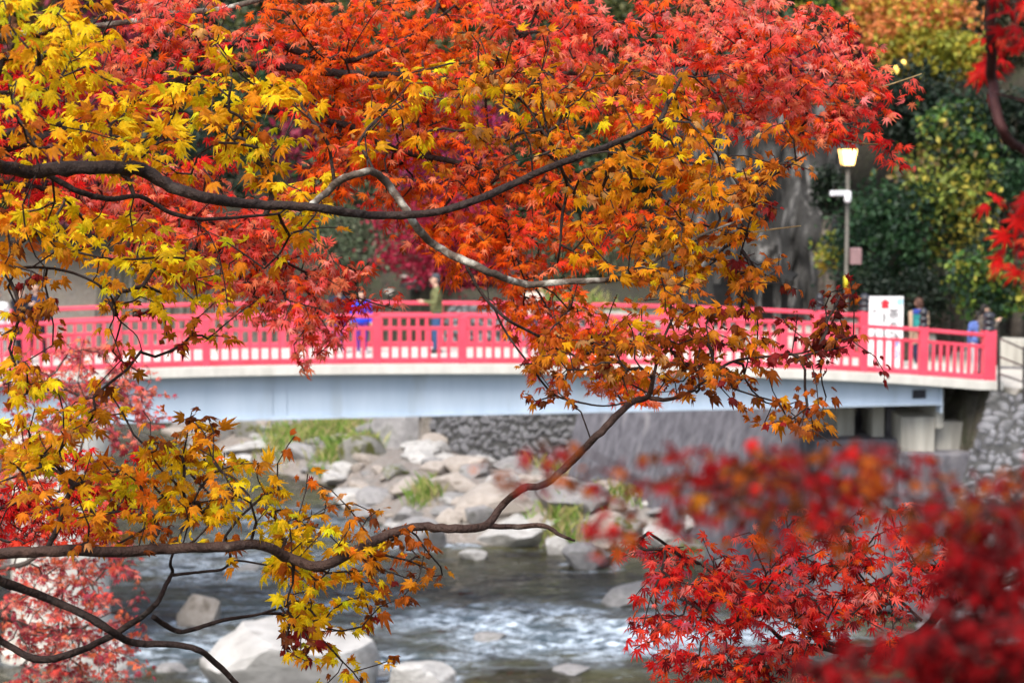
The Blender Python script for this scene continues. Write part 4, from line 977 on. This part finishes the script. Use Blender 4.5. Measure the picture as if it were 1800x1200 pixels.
PALS = {
 'G': [('lime', 2), ('green', .8), ('yellow', 3.5), ('gold', 2), ('ochre', 1.8), ('amber', 1.5)],
 'Y': [('yellow', 6.5), ('gold', 3.4), ('lime', .9), ('amber', 1.8), ('ochre', .7), ('rust', .9), ('brown', .3)],
 'O': [('amber', 3.2), ('ochre', 2.6), ('gold', 2.0), ('rust', 2.6), ('yellow', 1.2), ('tan', .8), ('brown', .7), ('flame', .8)],
 'B': [('rust', 4), ('ochre', 2), ('amber', 1.2), ('brown', 1.4), ('winered', 1), ('tan', .5), ('gold', .4)],
 'D': [('winered', 3), ('maroon', 3), ('rust', 2), ('brown', 2), ('ochre', .4)],
 'V': [('vermil', 4), ('flame', 2.4), ('scarlet', 1.6), ('salmon', 1.8), ('rust', .3)],
 'P': [('rose', 3.6), ('scarlet', 1.8), ('pink', 1.8), ('salmon', 2.4), ('vermil', 1.4), ('red', .6)],
 'R': [('red', 3.5), ('scarlet', 2.5), ('crimson', 1.6), ('rose', 1)],
 'C': [('crimson', 3), ('red', 2.5), ('dark', 1)],
 'M': [('mauve', 3), ('rose', 2), ('pink', 2.5), ('salmon', 2), ('dusk', 1.2)],
 'K': [('red', 4), ('crimson', 1.8), ('scarlet', 2.6), ('dark', .5), ('rose', 2.2), ('vermil', 1.0), ('mauve', 1.0), ('pink', .6)],
 'N': [('crimson', 3), ('rust', 1.8), ('red', .5), ('brown', 2.8), ('winered', 2.4), ('ochre', .1)],  # shade on the near leaves is put into these darker reds and browns
 'F': [('red', 3), ('crimson', 2.5), ('scarlet', .6)],
 'Q': [('crimson', 4), ('dark', 3.0), ('red', .1)],  # darkest reds: shade of the lower right corner painted into the leaf colour
}
def palette_pick(code, n, g):
    p = PALS[code]; w = np.array([x[1] for x in p], float); w /= w.sum()
    return [p[i][0] for i in g.choice(len(p), size=n, p=w)]
def catmull(P, per=5):
    P = [Vector(p) for p in P]; out = []
    for i in range(len(P)-1):
        p0, p1, p2, p3 = P[max(i-1, 0)], P[i], P[i+1], P[min(i+2, len(P)-1)]
        for k in range(per):
            t = k/per; out.append(.5*((2*p1) + (p2-p0)*t + (2*p0-5*p1+4*p2-p3)*t*t + (3*p1-p0-3*p2+p3)*t**3))
    out.append(P[-1]); return out
def unit(a): return a/(np.linalg.norm(a, axis=-1, keepdims=True)+1e-9)

def maple(label, group, base, trunk, limbs, rows, depth_fn, leaf_px, fam, spray=6, bark='bark_dark', twig_mat=None, cell=50, dens=1.0, seed=1, sag=.35, face=.55, crown_dens=None, wpen=.22, tw=1.3, n_ind=300, leaf_cm=None, xjit=0, jit=1.0):
    """limbs: list of (material, d0, d1, [(px, py, width_px), ...]); rows: ASCII map of foliage, one letter per cell"""
    g = np.random.default_rng(seed); rnd = random.Random(seed)
    root = empty('maple_tree', base, label, 'maple', group); off = np.array(base)
    NP, NPATH, NDIR = [], [], []
    # trunk
    tp = [Vector(p[:3]) for p in trunk]; tr = [p[3] for p in trunk]
    c = catmull(tp, 6); rr = np.interp(np.linspace(0, 1, len(c)), np.linspace(0, 1, len(tr)), tr)
    MB().tube(c, list(rr), 14).build('trunk', M[bark], root, True)
    for (lm, d0, d1, pts) in limbs:
        n = len(pts); W = []; Rr = []
        for i, (px, py, w) in enumerate(pts):
            t = i/max(1, n-1); d = d0 + (d1-d0)*t + .05*math.sin(i*1.9 + len(pts)); p = at(px, py, d); W.append(p); Rr.append(w*.5*d/FPX)
        if pts[0][0] < 0 or pts[0][0] > 1800 or (pts[0][1] < -20):             # comes from the trunk outside the view
            q = min(c, key=lambda v: (v-W[0]).length + abs(v.z - W[0].z + .25)*.6); W = [q, q.lerp(W[0], .5) + Vector((0, 0, -.04))] + W; Rr = [Rr[0]*1.25, Rr[0]*1.1] + Rr
        cc = catmull(W, 5); r = np.interp(np.linspace(0, 1, len(cc)), np.linspace(0, 1, len(Rr)), Rr)
        r = r*(1 + .10*(g.random(len(cc))-.5)) * (1 + .13*np.clip(g.normal(size=len(cc))-1.2, 0, 1.2))
        cc = [v + Vector(g.normal(size=3))*float(r[i])*.09 for i, v in enumerate(cc)]
        MB().tube(cc, list(r), 10).build('branch', M[lm], root, True)
        for i, v in enumerate(cc):
            if 0 < i: NP.append(v[:]); NPATH.append(.15*i/len(cc)); NDIR.append(((cc[i]-cc[i-1]).normalized())[:])
    # sprays
    S = []; code = []; num = []
    for r_, row in enumerate(rows):
        for c_, ch in enumerate(row):
            if ch in '. ': continue
            up = ch.upper(); px0, py0 = c_*cell, r_*cell
            lp = leaf_px(px0+cell/2, py0+cell/2); nz = float(vnoise(np.array([px0/95.]), np.array([py0/60.]), 900+seed)[0]); cover = (2.4*(.55+.9*nz) if ch.isupper() else .95*(.2+1.6*nz))*dens
            if up == 'Q' and py0 > 880: cover *= 1.9
            nl = cover*cell*cell/(lp*lp*.12); ns = nl/spray; k = int(ns) + (g.random() < ns-int(ns))
            for _ in range(k):
                px, py = px0+g.uniform(-.15, 1.15)*cell, py0+g.uniform(-.15, 1.15)*cell
                S.append((px, py, depth_fn(px, py) )); code.append(up)
    S = np.array(S); d = S[:, 2] + g.normal(size=len(S))*.22*jit
    P = at_np(S[:, 0], S[:, 1], d)
    # grow twigs: each spray joins the nearest living wood
    NPa = np.array(NP); cap = len(NPa) + len(P)*6 + 10; nodes_ = np.zeros((cap, 3)); nodes_[:len(NPa)] = NPa; path = np.zeros(cap); path[:len(NPa)] = NPATH
    par = np.full(cap, -1); ndir = np.zeros((cap, 3)); ndir[:len(NPa)] = NDIR; nn = len(NPa); limbN = nn
    dl = np.array([np.min(np.linalg.norm(NPa-p, axis=1)) for p in P]); order = np.argsort(dl)
    tip = np.zeros(len(P), int); chains = []
    for k in order:
        p = P[k]; v = p - nodes_[:nn]; L = np.linalg.norm(v, axis=1)
        back = np.maximum(0, .35-np.sum(v*ndir[:nn], 1)/(L+1e-6))
        j = int(np.argmin(L*(1+.5*back) + wpen*path[:nn])); L0 = L[j]; m = int(np.clip(L0/.05, 2, 5)); ids = [j]
        a = nodes_[j]; d0 = unit(ndir[j] + .9*unit(p-a)); b1 = a + d0*L0*.4; b2 = p + np.array([0, 0, .12*L0]) - unit(p-a)*L0*.25
        for q in range(1, m+1):
            t = q/m; pos = (1-t)**3*a + 3*(1-t)**2*t*b1 + 3*(1-t)*t*t*b2 + t**3*p + (g.normal(size=3)*.006 if q < m else 0)
            nodes_[nn] = pos; path[nn] = path[ids[-1]] + L0/m; par[nn] = ids[-1]; ndir[nn] = unit(pos-nodes_[ids[-1]]); ids.append(nn); nn += 1
        tip[k] = ids[-1]; chains.append(ids)
    cnt = np.zeros(nn)
    cnt[tip] += 1
    for i in range(nn-1, limbN-1, -1):
        if par[i] >= 0: cnt[par[i]] += cnt[i]
    mb = MB()
    for ids in chains:
        rad = [min(.0085, .00125*tw*max(1, cnt[i])**.42) for i in ids]; rad[0] = rad[1]
        mb.tube([Vector(nodes_[i]) for i in ids], rad, 5, cap=False)
    o = mb.build('twigs', M[twig_mat or bark], root, True); o['kind'] = 'stuff'
    # leaves: opposite pairs along the end of each twig
    LP, LA, LN, LS, LCN, LPX = [], [], [], [], [], []
    for k in range(len(P)):
        n = max(2, int(g.normal(spray, spray*.25))); names = palette_pick(code[k], n, g)
        if g.random() < .5:
            dom = names[0]; names = [dom if g.random() < .55 else x for x in names]
        t = ndir[tip[k]]; lp = leaf_px(S[k, 0], S[k, 1]); size = lp*d[k]/FPX
        if leaf_cm: size = leaf_cm/100
        side = unit(np.cross(t, [0, 0, 1.]) + g.normal(size=3)*.2)
        for i in range(n):
            f = (i//2)/max(1, n/2); sgn = 1 if i % 2 else -1
            pos = P[k] - t*size*(1.6*f) + g.normal(size=3)*size*np.array([.22, .22, .07]) + side*sgn*size*.36
            a = unit(side*sgn*g.uniform(.25, 1.0) + t*g.uniform(.1, .9) + np.array([0, -.1, -sag*g.uniform(.4, 2.2)]) + g.normal(size=3)*.3)
            if g.random() < .62:                       # most blades lie in flat layers with hanging lobes
                a = unit(a*np.array([1, 1, .45])); nrm = np.array([0, -.28, 1.0]) + g.normal(size=3)*.30
            else: nrm = np.array([0, -face, .75]) + g.normal(size=3)*.68
            LP.append(pos); LA.append(a); LN.append(nrm); LS.append(size*min(.82, max(.28, g.normal(.56, .13)))); LCN.append(names[i])
    LP = np.array(LP); LA = np.array(LA); LS = np.array(LS); X = unit(np.cross(LA, np.array(LN))); Nn = np.cross(X, LA)
    n = len(LP); tv = g.integers(0, NV, n)
    # the leaves that show largest become parts of their own
    dv = LP - np.array([0, 0, CAMZ]); dep = dv[:, 1]*CP - dv[:, 2]*SP; px = 900 + dv[:, 0]/dep*FPX; py = 600 - (dv[:, 2]*CP + dv[:, 1]*SP)/dep*FPX
    inside = (px > 5) & (px < 1795) & (py > 5) & (py < 1195)
    score = np.where(inside, LS/dep*(1 + .6*(np.median(dep)-dep)), -1); ind = set(np.argsort(-score)[:n_ind].tolist())
    cache = {}; Vs, Fs, Cs = [], [], []; base_i = 0
    groups = {}
    for i in range(n):
        cu = LC[LCN[i]][1]
        if cu and g.random() < .25: cu -= 1
        key = (cu, int(tv[i]))
        if i in ind:
            ck = (cu, int(tv[i]), LCN[i])
            if ck not in cache:
                V, F = tpl(fam, cu, int(tv[i])); col = np.array(LC[LCN[i]][0]); r = np.hypot(V[:, 0], V[:, 1])[:, None]
                cache[ck] = mesh_np('leaf', V, F, M['leaf'], False, col*(1.05 - .15*r) )
            o = link_mesh('leaf', cache[ck], root); s = float(LS[i]); p = LP[i]-off
            o.matrix_basis = Matrix(((X[i, 0]*s, LA[i, 0]*s, Nn[i, 0]*s, p[0]), (X[i, 1]*s, LA[i, 1]*s, Nn[i, 1]*s, p[1]), (X[i, 2]*s, LA[i, 2]*s, Nn[i, 2]*s, p[2]), (0, 0, 0, 1)))
        else: groups.setdefault(key, []).append(i)
    for (cu, t), idx in groups.items():
        V, F = tpl(fam, cu, t); idx = np.array(idx); s = LS[idx][:, None, None]
        W = LP[idx][:, None, :] + s*(V[None, :, 0:1]*X[idx][:, None] + V[None, :, 1:2]*LA[idx][:, None] + V[None, :, 2:3]*Nn[idx][:, None])
        col = np.array([LC[LCN[i]][0] for i in idx])*g.uniform(.75, 1.2, (len(idx), 1)); col = np.clip(col*(1+g.normal(size=(len(idx), 3))*.06), 0, .9)
        r = np.hypot(V[:, 0], V[:, 1]); edge = np.where(g.random(len(idx))[:, None] < .35, 1-.35*r[None], 1.06-.12*r[None])
        cc = col[:, None, :]*edge[:, :, None]
        Vs.append(W.reshape(-1, 3)); Cs.append(cc.reshape(-1, 3)); m = len(V)
        Fs.append((F[None] + (base_i + np.arange(len(idx))*m)[:, None, None]).reshape(-1, 3)); base_i += len(idx)*m
    if Vs:
        o = link_mesh('foliage', mesh_np('foliage', np.concatenate(Vs) - off, np.concatenate(Fs), M['leaf'], False, np.concatenate(Cs)), root); o['kind'] = 'stuff'
    print('MAPLE', label[:30], 'sprays', len(P), 'leaves', n, flush=True)
    return root

# --- the golden maple in focus, limbs reaching in from the left
A_ROWS = [
 'GGGo..oy....',
 'GGYYy..o........bbo',
 'GYYyy..YYYo...oYoOoobbbb',
 'yyyYYYYYYYYo.oOYoOoOoooobb',
 'yYYYYYYYYYooooOoOooOoooooobb',
 '.YYYYYYYYYy...yo.ooooOOOooobb',
 'Yyyy.....yy........ooOOOOOO.',
 'OYYYy.....Yy........oOOoOOBb',
 'OYYYYYYy..y.........ooOOoO',
 'OOYYYYYYyo...........oOOOBBb',
 'Bb.yyYyyo...........bbOOBBb.dD',
 'ob..b.bo...........bBOOBBBBdDD',
 'o...b.............bBBBBBBBbdDd',
 'YY.o..............bbb.b.BBb...d',
 'YYOo.oob..................bBB',
 'YYYo.OOOo.b................bB',
 'OYoOOYYYYob',
 'ooYYYYYYYYob',
 '..ooobobYYYYobb',
 '...o.....YYYYobb',
 '.........yYYYbbb',
 '..........YYYbb',
 '..........DYYy',
 '..........yYy',
]
def depA(px, py):
    d = 5.95
    if px < 350 and py < 260: d = 4.6 + 1.3*px/350*.9 + .2*(py/260)
    elif px < 250: d = 5.35 + .6*px/250
    return d
def lpA(px, py):
    if py > 640 and px < 700: return 36
    if px > 850 or py > 480: return 31
    return 40 if px < 560 else 34
A_L = [
 ('bark_dark', 5.1, 5.7, [(-60, 292, 24), (0, 295, 23), (60, 301, 25), (130, 295, 24), (200, 294, 24), (250, 300, 25), (290, 322, 22), (350, 345, 20), (420, 357, 18), (500, 362, 16), (560, 366, 15), (620, 375, 15), (690, 379, 14), (760, 374, 14), (830, 355, 14), (900, 325, 13), (960, 297, 12), (1020, 275, 12), (1080, 252, 11), (1140, 225, 10), (1160, 212, 9), (1175, 180, 7), (1200, 132, 5)]),
 ('bark_grey', 5.5, 5.85, [(545, 362, 11), (575, 338, 13), (600, 316, 14), (640, 303, 13), (665, 306, 14), (690, 335, 14), (715, 370, 14), (735, 402, 14), (770, 435, 14), (820, 460, 15), (870, 482, 13), (925, 500, 13), (980, 496, 11), (1050, 493, 10), (1100, 485, 8), (1180, 440, 7), (1240, 410, 5), (1320, 380, 3)]),
 ('bark_dark', 5.2, 5.8, [(85, 308, 11), (140, 338, 11), (200, 350, 10), (245, 345, 8), (300, 374, 8), (350, 385, 7), (420, 382, 6), (490, 376, 4)]),
 ('bark_brown', 5.5, 5.85, [(-60, 975, 21), (0, 973, 20), (100, 967, 20), (200, 970, 20), (300, 964, 19), (400, 960, 18), (460, 957, 18), (510, 980, 19), (560, 996, 18), (620, 970, 18), (680, 940, 17), (740, 925, 16), (800, 930, 15), (855, 922, 15), (885, 885, 13), (920, 858, 13), (960, 850, 12), (1000, 815, 13), (1040, 775, 13), (1080, 735, 13), (1110, 707, 12), (1140, 695, 10), (1150, 655, 6), (1165, 600, 5), (1190, 540, 4), (1200, 500, 3)]),
 ('bark_brown', 5.98, 5.9, [(1135, 696, 9), (1165, 703, 8), (1210, 690, 6), (1260, 652, 6), (1300, 632, 5), (1400, 622, 4), (1440, 610, 3)]),
 ('bark_brown', 5.95, 5.8, [(850, 924, 11), (900, 925, 10), (955, 924, 9), (985, 940, 7), (1010, 950, 4)]),
 ('bark_dark', 5.5, 5.7, [(-60, 1000, 17), (0, 1020, 17), (80, 1050, 15), (140, 1075, 14), (190, 1105, 14), (230, 1128, 13), (300, 1132, 11), (345, 1140, 11), (380, 1165, 11), (425, 1210, 10)]),
 ('bark_dark', 5.75, 5.95, [(-60, 1090, 12), (0, 1125, 12), (60, 1157, 14), (120, 1150, 13), (180, 1125, 12), (240, 1090, 11), (275, 1060, 10), (290, 1030, 8), (303, 1005, 7), (300, 985, 5), (320, 930, 4), (350, 860, 3)]),
 ('bark_dark', 5.95, 5.95, [(268, 1083, 9), (310, 1108, 9), (340, 1105, 8), (390, 1090, 7), (450, 1080, 5), (500, 1065, 3)]),
 ('bark_dark', 5.95, 6.0, [(305, 1010, 6), (350, 1005, 5), (390, 1000, 5), (420, 985, 4), (500, 1000, 3)]),
 ('bark_dark', 4.9, 5.2, [(-60, 168, 8), (0, 163, 7), (80, 158, 7), (110, 130, 5), (130, 85, 4)]),
 ('bark_dark', 5.4, 5.8, [(-60, 430, 11), (0, 428, 9), (40, 424, 8), (60, 409, 6), (100, 432, 5), (180, 453, 4), (240, 456, 3)]),
 ('bark_dark', 5.5, 5.8, [(-60, 470, 7), (0, 472, 6), (70, 470, 5), (130, 480, 5), (180, 505, 4), (200, 530, 4), (208, 560, 3), (240, 590, 2), (250, 620, 2)]),
 ('bark_dark', 6.0, 6.0, [(820, 468, 6), (850, 520, 6), (890, 560, 6), (930, 582, 5), (1000, 620, 4), (1080, 660, 4), (1138, 690, 3)]),
 ('bark_dark', 6.0, 6.0, [(868, 540, 4), (890, 585, 4), (930, 640, 4), (970, 690, 4), (1010, 705, 4), (1060, 713, 3), (1110, 706, 3)]),
 ('bark_dark', 5.97, 6.0, [(985, 292, 7), (997, 330, 6), (988, 380, 6), (985, 430, 4), (980, 462, 3)]),
 ('bark_dark', 5.95, 5.9, [(985, 292, 6), (960, 240, 5), (920, 180, 4), (880, 160, 3)]),
 ('bark_dark', 6.0, 5.95, [(1300, 455, 3), (1330, 350, 4), (1360, 310, 4), (1420, 270, 3)]),
]
zA = hz(-2.6, 5.6)
maple('golden maple in focus with long dark limbs crossing the whole view', None, (-2.6, 5.7, zA), [(-2.6, 5.7, zA-.3, .30), (-2.55, 5.7, zA+.6, .24), (-2.4, 5.6, 10.4, .20), (-2.3, 5.5, 11.6, .16), (-2.35, 5.4, 13.0, .10)], A_L, A_ROWS, depA, lpA, 'broad', 6, 'bark_dark', seed=3, dens=.66)

# --- the scarlet maple just behind it
B_ROWS = [
 '....pPPp.VVVVVVVVPPPP.pppPPPPp',
 '.C..PPPPPPVVVVVVVPPPPPPPPPPPPPp',
 'CCRRPPRr.PVVVVVVVVPPPPPPPPPPPPP',
 'CCrrRRr..rVVVVVvvvvvPPPpPPPPPpPp',
 'RRr..rr.....VVVVvvvvvvvv.pPvVRr.',
 'Rrr..rrr...VVVVVvvvv...vv......r',
 'RRRPPPPPp.vVVVVVVVVVvv',
 'RRrPPPPPPPv..v.VVVVVVVvvv',
 '..r.PPPPPPp...vVVVVVvvv',
 '.....PPPPPPPp...VVVvv',
 '.......pPPPPrp...VVV',
 '.........pPP......vVVv',
 '..........p........VVv',
 '...................vvVVv',
 '.........................',
 '.',
 '.vRRr',
 'RRRRR',
 'RRRr.',
]
def depB(px, py):
    if py > 780: return 6.6
    return 7.7 - .25*math.sin(px*.006)
def lpB(px, py): return 29 if px > 480 else 27
B_L = [
 ('bark_dark', 7.4, 7.7, [(-60, 252, 24), (0, 240, 22), (60, 225, 20), (120, 215, 17), (200, 195, 14), (295, 150, 12), (350, 120, 11), (400, 85, 11), (460, 68, 12), (520, 90, 12), (600, 107, 11), (640, 100, 8), (700, 75, 6), (760, 40, 5), (800, 10, 4)]),
 ('bark_dark', 7.4, 7.8, [(-60, 270, 20), (0, 262, 18), (200, 205, 16), (400, 120, 16), (550, 125, 15), (600, 130, 14), (700, 133, 11), (780, 138, 9), (900, 125, 8), (1050, 130, 7), (1200, 115, 6), (1330, 125, 4), (1440, 125, 4), (1530, 150, 3)]),
 ('bark_dark', 7.6, 7.9, [(300, 170, 10), (420, 190, 11), (540, 205, 11), (620, 225, 12), (660, 250, 12), (720, 270, 12), (800, 285, 10), (900, 310, 8), (960, 340, 6), (1010, 400, 5)]),
 ('bark_dark', 7.5, 7.8, [(-60, 330, 12), (0, 320, 11), (120, 340, 9), (240, 360, 8), (340, 380, 7), (440, 430, 6), (540, 480, 5), (620, 520, 3), (700, 545, 2)]),
 ('bark_grey', 7.3, 7.6, [(-60, 70, 12), (180, 45, 10), (300, 25, 11), (400, 14, 10), (520, -20, 6)]),
 ('twig_straw', 7.8, 7.7, [(1180, 180, 5), (1260, 166, 4), (1400, 178, 4), (1480, 167, 3), (1560, 150, 3), (1620, 130, 2)]),
 ('twig_straw', 7.8, 7.7, [(1100, 150, 5), (1260, 170, 4), (1400, 182, 4), (1520, 185, 3)]),
 ('twig_straw', 7.8, 7.7, [(1400, 190, 4), (1440, 230, 3), (1500, 250, 3), (1570, 255, 2)]),
 ('twig_straw', 7.8, 7.7, [(1180, 430, 4), (1260, 430, 3), (1330, 408, 3), (1408, 397, 2)]),
 ('bark_dark', 7.7, 7.7, [(900, 60, 6), (1080, 42, 6), (1130, 30, 5), (1200, 10, 3)]),
 ('bark_dark', 7.8, 7.8, [(820, 300, 6), (870, 360, 5), (900, 440, 4), (950, 520, 4), (1000, 600, 3), (1080, 660, 2)]),
 ('bark_dark', 6.4, 6.6, [(-60, 960, 8), (-10, 900, 7), (40, 880, 6), (120, 860, 4), (200, 850, 3)]),
]
zB = hz(-3.6, 7.6)
maple('scarlet maple filling the top behind the golden leaves', None, (-3.7, 7.6, zB), [(-3.7, 7.6, zB-.3, .30), (-3.6, 7.6, 9.5, .24), (-3.4, 7.5, 11.0, .19), (-3.2, 7.5, 12.2, .13), (-3.1, 7.6, 13.5, .07)], B_L, B_ROWS, depB, lpB, 'slim', 7, 'bark_dark', seed=5, dens=1.15, sag=.5, face=.7)

# --- pink maple lower left, farther down the bank
C_ROWS = ['']*12 + [
 'mmMMm', 'mMMMMm.', 'mmmMMm', 'mMm.m', 'MMm', 'mm', 'MMMMm', 'MMMMm', 'mMMMm', 'MMMMm', 'MMMMm', 'mMMMm']
C_L = [('bark_far', 10.5, 11.2, [(-60, 1010, 11), (0, 1000, 10), (60, 980, 8), (120, 900, 6), (150, 760, 4), (200, 700, 3)]), ('bark_far', 10.6, 11.2, [(-60, 640, 7), (0, 650, 7), (80, 672, 6), (150, 700, 5), (210, 735, 4), (290, 745, 3)]), ('bark_far', 10.6, 11, [(-60, 1080, 9), (20, 1090, 8), (100, 1120, 6), (170, 1090, 4)])]
zC = hz(-3.9, 11)
maple('soft pink maple low at the left in front of the pier', None, (-3.9, 11, zC), [(-3.9, 11, zC-.3, .22), (-3.8, 11, 7.5, .17), (-3.5, 10.8, 9.3, .11), (-3.4, 10.8, 10.6, .06)], C_L, C_ROWS, lambda px, py: 11.0, lambda px, py: 19, 'slim', 7, 'bark_far', seed=8, dens=.75, jit=1.5)

# --- crisp red maple lower right
D_ROWS = ['']*11 + ['kK'.rjust(43), 'kKKk'.rjust(45), 'KKKK'.rjust(45), 'kKKKk'.rjust(46), 'KKKK'.rjust(45), 'kKKk'.rjust(45), 'kk'.rjust(43)] + [
 '......................' + '...' + '..kkKkKkkk',
 '......................' + 'KKkKKKKKKKKk',
 '.......................' + 'KKKKKKKKKKk',
 '......................' + 'kKKKKKKKKk.',
 '......................' + 'KKKKKKKk.k',
 '......................' + 'kKKKKKk']
D_L = [('bark_dark', 6.5, 6.6, [(1900, 990, 18), (1820, 1005, 17), (1740, 1030, 17), (1700, 1042, 18), (1660, 1065, 18), (1620, 1110, 16), (1560, 1135, 13), (1490, 1145, 11), (1430, 1135, 10), (1380, 1125, 9), (1350, 1100, 6)]),
 ('bark_dark', 6.6, 6.6, [(1490, 1143, 6), (1440, 1120, 5), (1390, 1095, 4), (1320, 1060, 3), (1230, 990, 3)]), ('bark_dark', 6.6, 6.6, [(1620, 1090, 6), (1570, 1045, 5), (1520, 1020, 4), (1490, 970, 3)]), ('bark_dark', 6.6, 6.5, [(1370, 1120, 5), (1350, 1170, 4), (1360, 1210, 3)])]
zD = hz(3.1, 6.6); D_L.append(('bark_dark', 6.6, 6.6, [(2260, 900, 16), (2200, 820, 13), (2140, 720, 9), (2080, 640, 5), (2040, 580, 3)]))
maple('crisp red maple spray at the lower right above the water', None, (3.1, 6.6, zD), [(3.1, 6.6, zD-.3, .15), (3.0, 6.6, 9.1, .12), (2.7, 6.6, 9.8, .08), (2.45, 6.6, 10.4, .045), (2.3, 6.6, 10.9, .015)], D_L, D_ROWS, lambda px, py: 6.5, lambda px, py: 31, 'slim', 7, 'bark_dark', seed=12, dens=.92, sag=.4)

# --- out-of-focus maple close to the lens at the right
E_ROWS = ['.f'.rjust(37), 'Ff'.rjust(37), 'Ff'.rjust(37), '', 'f'.rjust(37), 'f'.rjust(37), '', 'fF'.rjust(37), 'fF'.rjust(37), 'f'.rjust(37), '', '', '', '', '',
 '...........................n..n......',
 '.................nn.nnnnNNNNNNNNnnnnnn',
 '.....................n.nnNNNNnNNNNNNNN',
 '....................nn.nnnNnNNnNNNNNNN',
 '................................nQQQQQ',
 '.................................QQQQQ',
 '.................................QQQQQ',
 '...............................qQQQQQQ',
 '............................qQQQQQQQQQ']
E_L = [('bark_red', 3.0, 2.95, [(1960, 300, 18), (1880, 285, 17), (1830, 278, 16), (1790, 258, 16), (1765, 235, 17), (1750, 190, 19), (1745, 140, 19), (1742, 60, 19), (1742, -60, 20)]),
 ('bark_red', 3.0, 2.95, [(1960, 190, 6), (1850, 190, 6), (1790, 175, 5), (1752, 165, 5)]),
 ('bark_red', 1.75, 1.7, [(1960, 880, 14), (1850, 890, 10), (1700, 880, 7), (1500, 870, 6), (1350, 860, 5), (1200, 860, 3), (1080, 850, 2)]), ('bark_red', 1.75, 1.7, [(1960, 1080, 14), (1800, 1080, 9), (1650, 1100, 6), (1500, 1180, 4)])]
zE = hz(2.1, 2.6)
maple('blurred dark red maple close by at the right edge', None, (2.1, 2.6, zE), [(2.1, 2.6, zE-.3, .11), (2.05, 2.6, 10.0, .09), (1.9, 2.7, 10.9, .065), (1.75, 2.9, 11.6, .045), (1.6, 3.0, 12.4, .015)], E_L, E_ROWS, lambda px, py: 3.0 if py < 600 else 1.7, lambda px, py: 60 if py < 600 else 50, 'slim', 6, 'bark_red', seed=15, dens=1.05, jit=.5, tw=.6)
